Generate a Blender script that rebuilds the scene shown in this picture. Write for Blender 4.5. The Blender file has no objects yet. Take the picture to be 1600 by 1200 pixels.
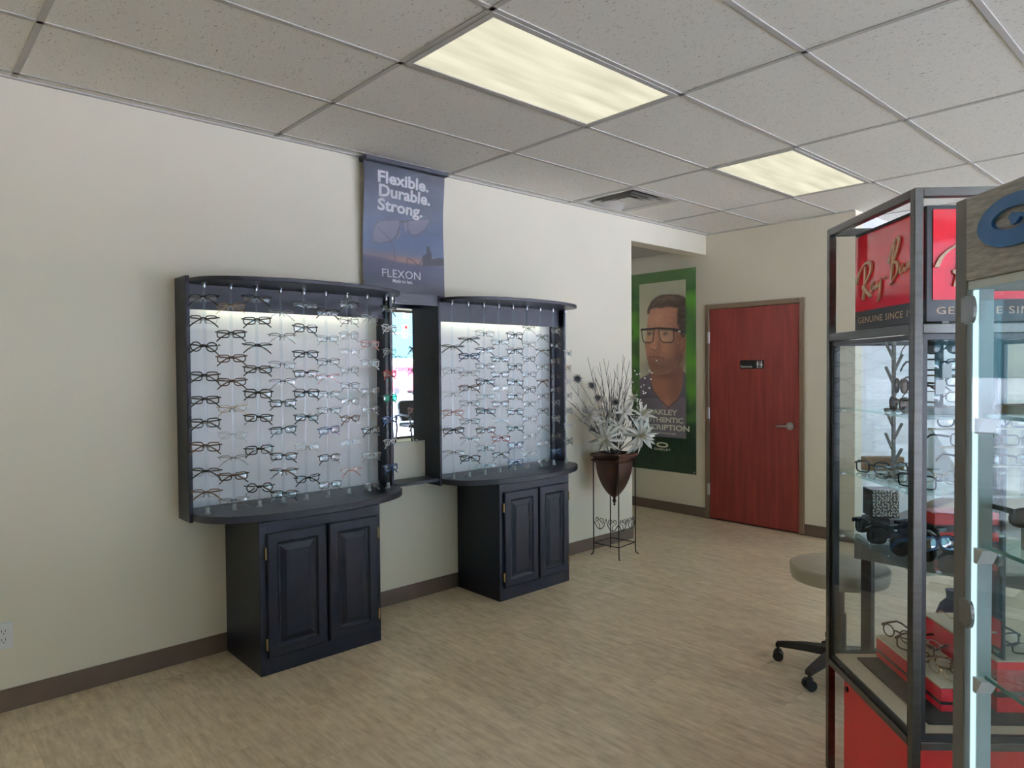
import bpy, bmesh, math, random
import numpy as np
from mathutils import Vector, Matrix
random.seed(7)
R = math.radians
C = bpy.context.scene.collection
SC = bpy.context.scene

# ------------------------------------------------------------------ camera model
YAW, PITCH, ROLL, FPX, CX, CH = 0.8283, 0.0227, -0.0078, 1084.7, 3.8598, 1.5386
HC, YE = 2.8693, 6.218                       # ceiling height, plane of the wall with the door
fw = np.array([-math.sin(YAW)*math.cos(PITCH), math.cos(YAW)*math.cos(PITCH), -math.sin(PITCH)])
_r = np.array([math.cos(YAW), math.sin(YAW), 0.0]); _u = np.cross(_r, fw)
rt = math.cos(ROLL)*_r + math.sin(ROLL)*_u
up = -math.sin(ROLL)*_r + math.cos(ROLL)*_u
CAM = np.array([CX, 0.0, CH])
def ray(px, py): return fw + rt*(px-800)/FPX - up*(py-600)/FPX
def on(px, py, ax, val):                     # photo point on a wall or floor plane
    d = ray(px, py); return CAM + d*((val-CAM[ax])/d[ax])
def zat(py, x, y):                           # height of a photo row above a known plan position
    d = np.array([x-CX, y, 0.0]); k = (600-py)/FPX
    return CH + (d@up - k*(d@fw))/(k*fw[2]-up[2])
def at_depth(px, py, D): return CAM + ray(px, py)*D

cam = bpy.data.cameras.new('camera'); co = bpy.data.objects.new('camera', cam); C.objects.link(co)
m = Matrix.Identity(4)
for i in range(3):
    m[i][0], m[i][1], m[i][2], m[i][3] = rt[i], up[i], -fw[i], CAM[i]
co.matrix_world = m
cam.sensor_width = 36.0; cam.lens = FPX/1600*36.0; cam.clip_start = 0.02; cam.clip_end = 500
SC.camera = co
# ------------------------------------------------------------------ world, sun, exposure
SC.view_settings.view_transform = 'Standard'; SC.view_settings.look = 'None'
SC.view_settings.gamma = 1.0; SC.view_settings.use_curve_mapping = False
SC.view_settings.exposure = 0.10
cy = SC.cycles
cy.use_denoising = True; cy.max_bounces = 14; cy.diffuse_bounces = 8; cy.glossy_bounces = 6
cy.transmission_bounces = 8; cy.transparent_max_bounces = 40; cy.caustics_reflective = False; cy.caustics_refractive = False
cy.sample_clamp_indirect = 8.0
SKY = 2.6; SUN = 160.0; TROFFER = 0.95
w = bpy.data.worlds.new('sky'); SC.world = w; w.use_nodes = True
nt = w.node_tree; bg = nt.nodes['Background']
tc = nt.nodes.new('ShaderNodeTexCoord'); sx = nt.nodes.new('ShaderNodeSeparateXYZ'); rp = nt.nodes.new('ShaderNodeValToRGB')
nt.links.new(tc.outputs['Generated'], sx.inputs[0]); nt.links.new(sx.outputs['Z'], rp.inputs[0]); nt.links.new(rp.outputs[0], bg.inputs[0])
rp.color_ramp.elements[0].position = 0.0; rp.color_ramp.elements[0].color = (0.28, 0.62, 0.82, 1)
rp.color_ramp.elements[1].position = 0.6; rp.color_ramp.elements[1].color = (0.36, 0.66, 1.0, 1)
e_ = rp.color_ramp.elements.new(0.15); e_.color = (0.40, 0.78, 1.0, 1)
bg.inputs[1].default_value = SKY
sl = bpy.data.lights.new('sun', 'SUN'); so = bpy.data.objects.new('sun', sl); C.objects.link(so)
sl.energy = SUN; sl.angle = 0.01; sl.color = (0.86, 0.91, 1.22)
so.rotation_euler = Vector((0.14, 0.45, -0.88)).to_track_quat('-Z', 'Y').to_euler()

# ------------------------------------------------------------------ materials
def srgb(r, g, b):
    f = lambda c: (c/255/12.92) if c/255 <= 0.04045 else ((c/255+0.055)/1.055)**2.4
    return (f(r), f(g), f(b), 1.0)
MATS = {}
def mat(name, col, rough=0.5, metal=0.0, vary=0.06, scale=12.0, bump=0.0, bscale=None, stretch=None, coat=0.0, spec=0.5, emit=None, es=0.0, rand=0.0, col2=None):
    if name in MATS: return MATS[name]
    M = bpy.data.materials.new(name); M.use_nodes = True; n = M.node_tree.nodes; l = M.node_tree.links
    b = n['Principled BSDF']
    t = n.new('ShaderNodeTexCoord'); mp = n.new('ShaderNodeMapping'); nz = n.new('ShaderNodeTexNoise')
    if stretch: mp.inputs['Scale'].default_value = stretch
    nz.inputs['Scale'].default_value = scale; nz.inputs['Detail'].default_value = 5
    l.new(t.outputs['Object'], mp.inputs[0]); l.new(mp.outputs[0], nz.inputs['Vector'])
    cr = n.new('ShaderNodeValToRGB'); cr.color_ramp.elements[0].position = 0.3; cr.color_ramp.elements[1].position = 0.7
    a = [max(0, c*(1-vary)) for c in col[:3]] if col2 is None else list(col2[:3])
    z = [c*(1+vary) for c in col[:3]] if col2 is None else list(col[:3])
    cr.color_ramp.elements[0].color = (*a, 1); cr.color_ramp.elements[1].color = (*z, 1)
    l.new(nz.outputs[0], cr.inputs[0])
    src = cr.outputs[0]
    if rand:
        oi = n.new('ShaderNodeObjectInfo'); hs = n.new('ShaderNodeHueSaturation')
        mr = n.new('ShaderNodeMapRange'); mr.inputs[3].default_value = 1-rand; mr.inputs[4].default_value = 1+rand
        l.new(oi.outputs['Random'], mr.inputs[0]); l.new(mr.outputs[0], hs.inputs['Value']); l.new(src, hs.inputs['Color']); src = hs.outputs[0]
    l.new(src, b.inputs['Base Color'])
    b.inputs['Roughness'].default_value = rough; b.inputs['Metallic'].default_value = metal
    b.inputs['Coat Weight'].default_value = coat; b.inputs['Specular IOR Level'].default_value = spec
    if bump:
        bp = n.new('ShaderNodeBump'); bp.inputs['Strength'].default_value = bump; bp.inputs['Distance'].default_value = 0.004
        n2 = n.new('ShaderNodeTexNoise'); n2.inputs['Scale'].default_value = bscale or scale*4; n2.inputs['Detail'].default_value = 3
        l.new(mp.outputs[0], n2.inputs['Vector']); l.new(n2.outputs[0], bp.inputs['Height']); l.new(bp.outputs[0], b.inputs['Normal'])
    if emit: b.inputs['Emission Color'].default_value = emit; b.inputs['Emission Strength'].default_value = es
    MATS[name] = M; return M
def glass(name, tint=(1, 1, 1), refl=1.0, rough=0.0, ior=1.45, opaque=0.0, body=(0.8, 0.8, 0.8)):
    if name in MATS: return MATS[name]
    M = bpy.data.materials.new(name); M.use_nodes = True; n = M.node_tree.nodes; l = M.node_tree.links
    n.remove(n['Principled BSDF']); out = n['Material Output']
    tr = n.new('ShaderNodeBsdfTransparent'); tr.inputs[0].default_value = (*tint, 1)
    gl = n.new('ShaderNodeBsdfGlossy'); gl.inputs['Roughness'].default_value = rough; gl.inputs[0].default_value = (1, 1, 1, 1)
    fr = n.new('ShaderNodeFresnel'); fr.inputs[0].default_value = ior
    ge = n.new('ShaderNodeNewGeometry')
    sw = n.new('ShaderNodeMix'); sw.data_type = 'FLOAT'                 # same mirror share from both sides of the pane
    inv = n.new('ShaderNodeFresnel'); inv.inputs[0].default_value = 1/ior if False else ior
    mu = n.new('ShaderNodeMath'); mu.operation = 'MULTIPLY'; mu.inputs[1].default_value = refl
    lw = n.new('ShaderNodeLayerWeight'); lw.inputs[0].default_value = 0.5
    pw = n.new('ShaderNodeMath'); pw.operation = 'POWER'; pw.inputs[1].default_value = 5.0
    ad = n.new('ShaderNodeMapRange'); f0 = ((ior-1)/(ior+1))**2
    ad.inputs[3].default_value = f0*refl; ad.inputs[4].default_value = 0.9
    l.new(lw.outputs['Facing'], pw.inputs[0]); l.new(pw.outputs[0], ad.inputs[0])
    for x in (fr, ge, sw, inv, mu): n.remove(x)
    mx = n.new('ShaderNodeMixShader'); l.new(ad.outputs[0], mx.inputs[0]); l.new(tr.outputs[0], mx.inputs[1]); l.new(gl.outputs[0], mx.inputs[2])
    last = mx
    if opaque:
        df = n.new('ShaderNodeBsdfDiffuse'); df.inputs[0].default_value = (*body, 1)
        nz = n.new('ShaderNodeTexNoise'); nz.inputs['Scale'].default_value = 40
        m2 = n.new('ShaderNodeMixShader'); m2.inputs[0].default_value = opaque
        l.new(mx.outputs[0], m2.inputs[1]); l.new(df.outputs[0], m2.inputs[2]); last = m2
    l.new(last.outputs[0], out.inputs[0])
    MATS[name] = M; return M
def emis(name, col, s):
    if name in MATS: return MATS[name]
    M = bpy.data.materials.new(name); M.use_nodes = True; n = M.node_tree.nodes; l = M.node_tree.links
    n.remove(n['Principled BSDF']); e = n.new('ShaderNodeEmission'); e.inputs[0].default_value = (*col, 1); e.inputs[1].default_value = s
    l.new(e.outputs[0], n['Material Output'].inputs[0]); MATS[name] = M; return M

WALL = mat('cream_wall_paint', (0.77, 0.72, 0.59), 0.48, vary=0.015, scale=2.0, bump=0.05, bscale=160)
BASEB = mat('brown_vinyl_base', srgb(104, 88, 76), 0.5, vary=0.05)
DARK = mat('black_stained_wood', (0.006, 0.0075, 0.020), 0.33, vary=0.35, scale=9, stretch=(1, 1, 14), bump=0.25, bscale=30, spec=0.4)
DARKH = mat('black_stained_wood_level_grain', (0.014, 0.016, 0.032), 0.34, vary=0.5, scale=9, stretch=(14, 1.2, 30), bump=0.4, bscale=30, spec=0.7)
PANEL = mat('pale_laminate', (0.91, 0.925, 0.96), 0.34, vary=0.015, scale=3, stretch=(1, 6, .5), spec=.9)
BRASS = mat('aged_brass', (0.45, 0.33, 0.16), 0.35, 1.0)
STEEL = mat('satin_steel', (0.55, 0.54, 0.52), 0.3, 1.0)
GUN = mat('brushed_gunmetal', (0.125, 0.12, 0.11), 0.36, 1.0, vary=0.15, scale=6, stretch=(1, 1, 8))
CHROME = mat('dull_chrome', (0.30, 0.31, 0.34), 0.25, 1.0)
BLACK = mat('black_plastic', (0.012, 0.012, 0.014), 0.4)
WHITEP = mat('white_plastic', (0.78, 0.78, 0.79), 0.4, vary=0.01)
RED = mat('red_laminate', (0.50, 0.016, 0.014), 0.4, vary=0.04)
REDG = mat('red_gloss_acrylic', (0.62, 0.012, 0.03), 0.08, vary=0.03, coat=0.5)
CREAM = mat('cream_laminate', (0.72, 0.60, 0.45), 0.5, vary=0.03)
MATG = mat('dark_grey_felt', (0.04, 0.037, 0.036), 0.8, vary=0.1)
PANE = glass('clear_pane', (0.96, 0.98, 0.975), 0.5)
SHELFG = glass('green_edged_shelf_glass', (0.84, 0.93, 0.91), 1.1)
ACRY = glass('clear_acrylic_rod', (0.95, 0.965, 0.98), 1.5, 0.0)
ACRYB = glass('frosted_acrylic', (0.9, 0.92, 0.92), 2.0, 0.1, opaque=0.35, body=(0.75, 0.8, 0.82))
SILVER = bpy.data.materials.new('mirror_silver'); SILVER.use_nodes = True
SILVER.node_tree.nodes['Principled BSDF'].inputs['Metallic'].default_value = 1; SILVER.node_tree.nodes['Principled BSDF'].inputs['Roughness'].default_value = 0.0
SILVER.node_tree.nodes['Principled BSDF'].inputs['Base Color'].default_value = (0.9, 0.94, 0.94, 1)

# ------------------------------------------------------------------ mesh helpers
class MB:
    def __init__(s): s.v = []; s.f = []
    def add(s, vs, fs):
        o = len(s.v); s.v += [tuple(map(float, q)) for q in vs]; s.f += [tuple(i+o for i in q) for q in fs]; return s
    def box(s, x0, y0, z0, x1, y1, z1, b=0.0):
        if b <= 0:
            vs = [(x, y, z) for z in (z0, z1) for y in (y0, y1) for x in (x0, x1)]
            return s.add(vs, [(0, 2, 3, 1), (4, 5, 7, 6), (0, 1, 5, 4), (2, 6, 7, 3), (0, 4, 6, 2), (1, 3, 7, 5)])
        bm = bmesh.new(); bmesh.ops.create_cube(bm, size=1.0)
        for q in bm.verts: q.co = Vector(((x0+x1)/2+q.co.x*(x1-x0), (y0+y1)/2+q.co.y*(y1-y0), (z0+z1)/2+q.co.z*(z1-z0)))
        bmesh.ops.bevel(bm, geom=list(bm.edges), offset=b, segments=1, affect='EDGES')
        bm.verts.index_update(); s.add([q.co for q in bm.verts], [[q.index for q in f.verts] for f in bm.faces]); bm.free(); return s
    def tube(s, pts, r, n=8, close=False, caps=True):
        pts = [Vector(q) for q in pts]; N = len(pts); rr = r if isinstance(r, (list, tuple)) else [r]*N
        vs = []; prev = None
        for i, q in enumerate(pts):
            if close: t = pts[(i+1) % N]-pts[i-1]
            else: t = pts[min(i+1, N-1)]-pts[max(i-1, 0)]
            t.normalize()
            a = prev if prev is not None else (Vector((0, 0, 1)) if abs(t.z) < 0.9 else Vector((1, 0, 0)))
            a = a - t*a.dot(t)
            if a.length < 1e-5: a = t.orthogonal()
            a.normalize(); b = t.cross(a); prev = a
            for k in range(n):
                an = 2*math.pi*(k+0.5)/n; vs.append(q + (a*math.cos(an)+b*math.sin(an))*rr[i])
        fs = []
        for i in range(N if close else N-1):
            j = (i+1) % N
            for k in range(n): fs.append((i*n+k, i*n+(k+1) % n, j*n+(k+1) % n, j*n+k))
        if caps and not close: fs += [tuple(range(n-1, -1, -1)), tuple(range((N-1)*n, N*n))]
        return s.add(vs, fs)
    def lathe(s, prof, c=(0, 0, 0), n=24, off=0.0):
        vs = []; N = len(prof)
        for r, z in prof:
            for k in range(n):
                a = 2*math.pi*k/n+off; vs.append((c[0]+r*math.cos(a), c[1]+r*math.sin(a), c[2]+z))
        fs = [(i*n+k, i*n+(k+1) % n, (i+1)*n+(k+1) % n, (i+1)*n+k) for i in range(N-1) for k in range(n)]
        fs += [tuple(range(n-1, -1, -1)), tuple(range((N-1)*n, N*n))]
        return s.add(vs, fs)
    def prism(s, poly, f0, f1):               # poly of 2D points; f0, f1 place them in 3D
        n = len(poly)
        return s.add([f0(*q) for q in poly]+[f1(*q) for q in poly], [tuple(range(n-1, -1, -1)), tuple(range(n, 2*n))]+[(i, (i+1) % n, n+(i+1) % n, n+i) for i in range(n)])
    def mesh(s, name, smooth=False):
        me = bpy.data.meshes.new(name); me.from_pydata(s.v, [], s.f)
        bm = bmesh.new(); bm.from_mesh(me); bmesh.ops.recalc_face_normals(bm, faces=bm.faces); bm.to_mesh(me); bm.free()
        if smooth:
            me.polygons.foreach_set('use_smooth', [True]*len(me.polygons)); me.set_sharp_from_angle(angle=R(40))
        me.update(); return me
    def build(s, name, material, parent=None, smooth=False, loc=(0, 0, 0)):
        me = s.mesh(name, smooth); me.materials.append(material); return link(name, me, parent, loc)
def link(name, me, parent=None, loc=(0, 0, 0), rot=None):
    o = bpy.data.objects.new(name, me); C.objects.link(o); o.location = loc
    if rot: o.rotation_euler = rot
    if parent: o.parent = parent
    return o
def tag(o, label, cat, group=None):
    o['label'] = label; o['category'] = cat
    if group: o['group'] = group
    return o
def thing(name, label, cat, loc=(0, 0, 0), rz=0.0, group=None):
    o = bpy.data.objects.new(name, None); C.objects.link(o); o.location = loc; o.rotation_euler = (0, 0, rz); o.empty_display_size = 0.1
    return tag(o, label, cat, group)
def struct(o): o['kind'] = 'structure'; return o
def box(name, material, parent, *a, b=0.0): return MB().box(*a, b=b).build(name, material, parent)
def text_geo(body, bold=0.0, extrude=0.0, shear=0.0, spacing=1.0):
    cu = bpy.data.curves.new('writing', 'FONT'); cu.body = body; cu.size = 1; cu.offset = bold; cu.extrude = extrude; cu.shear = shear
    cu.space_character = spacing; cu.resolution_u = 3
    o = bpy.data.objects.new('writing', cu); C.objects.link(o); bpy.context.view_layer.update()
    dg = bpy.context.evaluated_depsgraph_get(); me = bpy.data.meshes.new_from_object(o.evaluated_get(dg))
    vs = np.array([v.co[:] for v in me.vertices]); fs = [tuple(p.vertices) for p in me.polygons]
    bpy.data.objects.remove(o); bpy.data.curves.remove(cu); bpy.data.meshes.remove(me)
    mn, mx = vs.min(0), vs.max(0); vs[:, :2] = (vs[:, :2]-mn[:2])/(mx[:2]-mn[:2]); vs[:, 2] -= mn[2]
    return vs, fs
def writing(name, body, f, material, parent, bold=0.0, extrude=0.0, shear=0.0, spacing=1.0):
    vs, fs = text_geo(body, bold, extrude, shear, spacing)     # f(u, v, w): unit box of the line of writing -> parent space
    me = bpy.data.meshes.new(name); me.from_pydata([tuple(f(*q)) for q in vs], [], fs); me.materials.append(material); me.update()
    return link(name, me, parent)

# ================================================================== THE ROOM
XW, YS, YN = 8.2, -2.6, 11.4                     # window wall, south wall, north wall
struct(box('wall_left', WALL, None, -0.16, YS, 0, 0, 5.0, HC+.3))
struct(box('wall_left_header', WALL, None, -0.16, 5.0, 2.67, 0, YE, HC+.3))
struct(box('wall_back', WALL, None, -1.9, YE, 0, 1.454, YE+.15, HC+.3))
struct(box('wall_passage', mat('daylight_tinted_wall_paint', (.74, .75, .80), .85, vary=.015, scale=2.0, bump=.06, bscale=160), None, 1.304, YE+.15, 0, 1.454, YN, HC+.3))  # bluish window daylight is put into this wall's base colour
struct(box('wall_alcove_side', WALL, None, -2.0, 4.6, 0, -1.85, YE+.15, HC+.3))
struct(box('wall_alcove_front', WALL, None, -2.0, 4.85, 0, -0.16, 5.0, HC+.3))
struct(box('wall_south', WALL, None, -0.16, YS-.15, 0, XW+.15, YS, HC+.3))
struct(box('wall_north', WALL, None, 1.3, YN, 0, XW+.15, YN+.15, HC+.3))
struct(box('wall_right_south', WALL, None, XW, YS, 0, XW+.15, .7, HC+.3))
struct(box('wall_right_lintel', WALL, None, XW, .7, 2.75, XW+.15, YN, HC+.3))
struct(box('wall_right_sill', WALL, None, XW, .7, 0, XW+.15, YN, 0.10))
# baseboards
struct(box('baseboard_left', BASEB, None, 0, YS, 0, 0.009, 5.009, 0.1))
struct(box('baseboard_left_end', BASEB, None, -0.16, 5.0, 0, 0, 5.009, 0.1))
struct(box('baseboard_back', BASEB, None, -1.85, YE-.009, 0, -0.0025, YE, 0.1))
struct(box('baseboard_back_right', BASEB, None, 1.0195, YE-.009, 0, 1.463, YE, 0.1))
struct(box('baseboard_passage', BASEB, None, 1.454, YE, 0, 1.463, YN, 0.1))
# storefront glazing
ALU = mat('bronze_aluminium', (0.05, 0.045, 0.04), 0.4, 0.6)
mul = [.7, 2.2, 3.8, 5.2, 6.1, 8.6, 10.0, YN]
for k in range(len(mul)-1):
    y0, y1 = mul[k], mul[k+1]
    wn = struct(bpy.data.objects.new('window_%d' % (k+1), None)); C.objects.link(wn); wn.location = (XW+.05, y0, 0)
    g = MB(); L = y1-y0
    g.box(0, 0, .10, .05, .025, 2.75); g.box(0, L-.025, .10, .05, L, 2.75); g.box(0, .025, .10, .05, L-.025, .15); g.box(0, .025, 2.70, .05, L-.025, 2.75)
    g.build('frame', ALU, wn)
    box('pane', PANE, wn, .02, .025, .15, .026, L-.025, 2.70)
# floor: slab with planks where the view shows them
FLOORM = mat('floor_slab', srgb(190, 172, 142), 0.42, vary=0.05)
fl = struct(box('floor', FLOORM, None, -2.0, YS, -0.2, XW+.15, YN+.15, -0.004))
def plank_mat():
    M = bpy.data.materials.new('streaked_vinyl_plank'); M.use_nodes = True; n = M.node_tree.nodes; l = M.node_tree.links; b = n['Principled BSDF']
    t = n.new('ShaderNodeNewGeometry'); mp = n.new('ShaderNodeMapping'); mp.inputs['Scale'].default_value = (4.2, 24, 1)
    oi = n.new('ShaderNodeObjectInfo'); ad = n.new('ShaderNodeVectorMath'); ad.operation = 'ADD'
    mm = n.new('ShaderNodeMath'); mm.operation = 'MULTIPLY'; mm.inputs[1].default_value = 3.0
    l.new(oi.outputs['Random'], mm.inputs[0]); l.new(t.outputs['Position'], ad.inputs[0]); l.new(mm.outputs[0], ad.inputs[1]); l.new(ad.outputs[0], mp.inputs[0])
    n1 = n.new('ShaderNodeTexNoise'); n1.inputs['Scale'].default_value = 1.6; n1.inputs['Detail'].default_value = 8; n1.inputs['Roughness'].default_value = .68
    l.new(mp.outputs[0], n1.inputs['Vector'])
    n2 = n.new('ShaderNodeTexNoise'); n2.inputs['Scale'].default_value = 14; n2.inputs['Detail'].default_value = 4; l.new(ad.outputs[0], n2.inputs['Vector'])
    mx = n.new('ShaderNodeMath'); mx.operation = 'MULTIPLY_ADD'; mx.inputs[1].default_value = 0.35; l.new(n2.outputs[0], mx.inputs[0]); l.new(n1.outputs[0], mx.inputs[2])
    cr = n.new('ShaderNodeValToRGB'); e = cr.color_ramp.elements
    e[0].position = 0.50; e[0].color = srgb(188, 170, 140); e[1].position = 0.86; e[1].color = srgb(228, 212, 184)
    x = e.new(0.66); x.color = srgb(209, 192, 163)
    l.new(mx.outputs[0], cr.inputs[0])
    hs = n.new('ShaderNodeHueSaturation'); mr = n.new('ShaderNodeMapRange'); mr.inputs[3].default_value = .93; mr.inputs[4].default_value = 1.06
    l.new(oi.outputs['Random'], mr.inputs[0]); l.new(mr.outputs[0], hs.inputs['Value']); l.new(cr.outputs[0], hs.inputs['Color']); l.new(hs.outputs[0], b.inputs['Base Color'])
    b.inputs['Roughness'].default_value = 0.30; b.inputs['Specular IOR Level'].default_value = 0.5
    bp = n.new('ShaderNodeBump'); bp.inputs['Strength'].default_value = 0.12; bp.inputs['Distance'].default_value = 0.002
    l.new(n1.outputs[0], bp.inputs['Height']); l.new(bp.outputs[0], b.inputs['Normal'])
    return M
PLANK = plank_mat()
PL, PW = 0.914, 0.229
pm = MB().box(0.0004, 0.0004, -0.004, PL-.0004, PW-.0004, 0.0).mesh('plank'); pm.materials.append(PLANK)
j = 0; y = 0.0
while y < YE-0.05:
    off = -[0.0, .35, .62, .2, .77, .48][j % 6]
    x = off
    while x < 4.4:
        d = np.array([x+PL/2-CX, y+PW/2, -CH]); dep = d@fw
        pxx = 800+FPX*(d@rt)/max(dep, .05); pyy = 600-FPX*(d@up)/max(dep, .05)
        if dep > .6 and -220 < pxx < 1560 and pyy < 1420 and x > off-.01:
            if x < 0: # cut at the wall
                q = MB().box(0.0004, 0.0004, -0.004, PL+x-.0004, PW-.0004, 0.0).mesh('plank'); q.materials.append(PLANK); link('plank', q, fl, (0, y, 0))
            else: link('plank', pm, fl, (x, y, 0))
        x += PL
    y += PW; j += 1
y = 5.0
for j in range(6):                                   # the alcove floor
    q = MB().box(0.0004, 0.0004, -0.004, .9, PW-.0004, 0.0).mesh('plank'); q.materials.append(PLANK)
    if y+PW < YE+.2: link('plank', q, fl, (-.905, y+.002, 0))
    y += PW
# ceiling: deck, T bars and tiles
def tile_mat():
    M = bpy.data.materials.new('fissured_ceiling_tile'); M.use_nodes = True; n = M.node_tree.nodes; l = M.node_tree.links; b = n['Principled BSDF']
    t = n.new('ShaderNodeNewGeometry'); mp = n.new('ShaderNodeMapping'); mp.inputs['Scale'].default_value = (60, 120, 60)
    l.new(t.outputs['Position'], mp.inputs[0])
    nz = n.new('ShaderNodeTexNoise'); nz.inputs['Scale'].default_value = 1.0; nz.inputs['Detail'].default_value = 2.5; nz.inputs['Distortion'].default_value = 1.2; l.new(mp.outputs[0], nz.inputs['Vector'])
    cr = n.new('ShaderNodeValToRGB'); e = cr.color_ramp.elements; e[0].position = .30; e[0].color = (.36, .34, .31, 1); e[1].position = .37; e[1].color = (.84, .82, .77, 1)
    l.new(nz.outputs[0], cr.inputs[0]); l.new(cr.outputs[0], b.inputs['Base Color']); b.inputs['Roughness'].default_value = .95; b.inputs['Specular IOR Level'].default_value = .1
    bp = n.new('ShaderNodeBump'); bp.inputs['Strength'].default_value = .35; bp.inputs['Distance'].default_value = .003; l.new(cr.outputs[0], bp.inputs['Height']); l.new(bp.outputs[0], b.inputs['Normal'])
    return M
TILE = tile_mat(); TBAR = mat('white_steel_grid', (0.50, 0.485, 0.455), 0.8, vary=0.02, spec=.1)
ce = struct(box('ceiling', WALL, None, -2.0, YS-.15, HC+.06, XW+.4, YN+.3, HC+.3))
GX0, GY0 = 0.683, 0.4919
xs_ = [0.0, GX0-.61]+[GX0+.61*i for i in range(0, 13) if GX0+.61*i < XW]+[XW]
ys_ = [YS]+[GY0+1.22*j for j in range(-2, 9) if YS < GY0+1.22*j < YN]+[YN]
lights = {(1, 1), (1, 3), (1, -1), (5, -1), (5, 1), (5, 3), (5, 5), (9, 1), (9, 3), (9, 5), (9, 7), (5, 7), (9, -1)}
tm = {}
def put_tile(x0, y0, x1, y1):
    k = (round(x1-x0, 3), round(y1-y0, 3))
    if k not in tm:
        me = MB().box(.004, .004, 0, k[0]-.004, k[1]-.004, .016, b=.003).mesh('tile'); me.materials.append(TILE); tm[k] = me
    link('tile', tm[k], ce, (x0, y0, HC+.003))
lit = []
for a in range(len(xs_)-1):
    for b_ in range(len(ys_)-1):
        x0, x1, y0, y1 = xs_[a], xs_[a+1], ys_[b_], ys_[b_+1]
        i = round((x0-GX0)/.61); jj = round((y0-GY0)/1.22)
        if x0 > 0.01 and abs(y1-y0-1.22) < .01 and (i, jj) in lights: lit.append((x0, y0)); continue
        if y0 > YE-.2 and x1 < 1.5: continue
        if abs(x0-.073) < .01 and abs(y0-(GY0+3.66)) < .02: put_tile(x0, y0+.61, x1, y1); continue      # half tile beside the air vent
        yy1 = YE if (y0 < YE < y1 and x1 < 1.5) else y1
        put_tile(x0, y0, x1, yy1)
def bar(x0, y0, x1, y1): box('grid_bar', TBAR, ce, x0, y0, HC-.0012, x1, y1, HC+.003)
for x in xs_[1:-1]:
    bar(x-.012, YS, x+.012, YE if x < 1.45 else YN)
for y in ys_[1:-1]:
    if y < YE: bar(0, y-.012, XW, y+.012)
    else: bar(1.454, y-.012, XW, y+.012)
bar(.085, GY0+3.66+.61-.012, GX0-.012, GY0+3.66+.61+.012)
box('wall_angle', TBAR, ce, 0, YS, HC-.006, .02, YE, HC+.003)
box('wall_angle', TBAR, ce, .02, YE-.02, HC-.006, 1.454, YE, HC+.003)
struct(box('ceiling_alcove', TBAR, None, -1.85, 5.0, 2.74, -.16, YE, 2.86))
# troffers
def diffuser_mat():
    M = bpy.data.materials.new('lit_prismatic_diffuser'); M.use_nodes = True; n = M.node_tree.nodes; l = M.node_tree.links; n.remove(n['Principled BSDF'])
    t = n.new('ShaderNodeTexCoord'); wv = n.new('ShaderNodeTexWave'); wv.inputs['Scale'].default_value = 30; wv.bands_direction = 'Y'
    nz = n.new('ShaderNodeTexNoise'); nz.inputs['Scale'].default_value = 3; mp = n.new('ShaderNodeMapping'); mp.inputs['Scale'].default_value = (3.2, .5, 1)
    l.new(t.outputs['Object'], wv.inputs[0]); l.new(t.outputs['Object'], mp.inputs[0]); l.new(mp.outputs[0], nz.inputs['Vector'])
    cr = n.new('ShaderNodeValToRGB'); cr.color_ramp.elements[0].position = .3; cr.color_ramp.elements[0].color = (.74, .71, .53, 1); cr.color_ramp.elements[1].position = .65; cr.color_ramp.elements[1].color = (1, .96, .74, 1)
    l.new(nz.outputs[0], cr.inputs[0])
    mx = n.new('ShaderNodeMix'); mx.data_type = 'RGBA'; mx.blend_type = 'MULTIPLY'; mx.inputs[0].default_value = .12
    l.new(cr.outputs[0], mx.inputs[6]); l.new(wv.outputs[0], mx.inputs[7])
    e = n.new('ShaderNodeEmission'); e.inputs[1].default_value = TROFFER; l.new(mx.outputs[2], e.inputs[0]); l.new(e.outputs[0], n['Material Output'].inputs[0])
    return M
DIFF = diffuser_mat()
for x, y in lit:
    i = round((x-GX0)/.61); jj = round((y-GY0)/1.22)
    lab = {(1, 1): 'large glowing fluorescent ceiling light panel nearest the camera', (1, 3): 'smaller looking glowing ceiling light panel near the red door'}.get((i, jj), 'fluorescent ceiling light panel out of the picture over the shop floor')
    t = thing('ceiling_light', lab, 'ceiling light', (x, y, HC-.004), 0, 'fluorescent light panels in the ceiling')
    f = MB(); f.box(.012, .012, 0, .04, 1.208, .012); f.box(.57, .012, 0, .598, 1.208, .012); f.box(.04, .012, 0, .57, .04, .012); f.box(.04, 1.18, 0, .57, 1.208, .012)
    f.box(.012, .012, .012, .598, 1.208, .05)
    f.build('frame', TBAR, t)
    box('diffuser', DIFF, t, .04, .04, .004, .57, 1.18, .009)
# air vent
t = thing('air_vent', 'square white louvred air vent in the ceiling by the left wall', 'vent', (.378, GY0+3.66+.305, HC))
MV = mat('white_vent_metal', (.62, .60, .57), .45, vary=.02); DKV = mat('vent_throat', (.06, .06, .06), .8)
def sqring(a, za, b_, zb): return ([(-a, -a, za), (a, -a, za), (a, a, za), (-a, a, za), (-b_, -b_, zb), (b_, -b_, zb), (b_, b_, zb), (-b_, b_, zb)], [(0, 1, 5, 4), (1, 2, 6, 5), (2, 3, 7, 6), (3, 0, 4, 7)])
box('throat', DKV, t, -.26, -.26, .04, .26, .26, .05)
g = MB(); g.add(*sqring(.293, -.004, .255, -.004)); g.add(*sqring(.255, -.004, .23, .04)); g.add(*sqring(.293, .004, .293, -.004)); g.build('frame', MV, t)
for a in (.20, .145): 
    g = MB(); g.add(*sqring(a, -.006, a-.05, .03)); g.add(*sqring(a-.003, -.008, a-.052, .028)); g.build('louver', MV, t)
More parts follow.
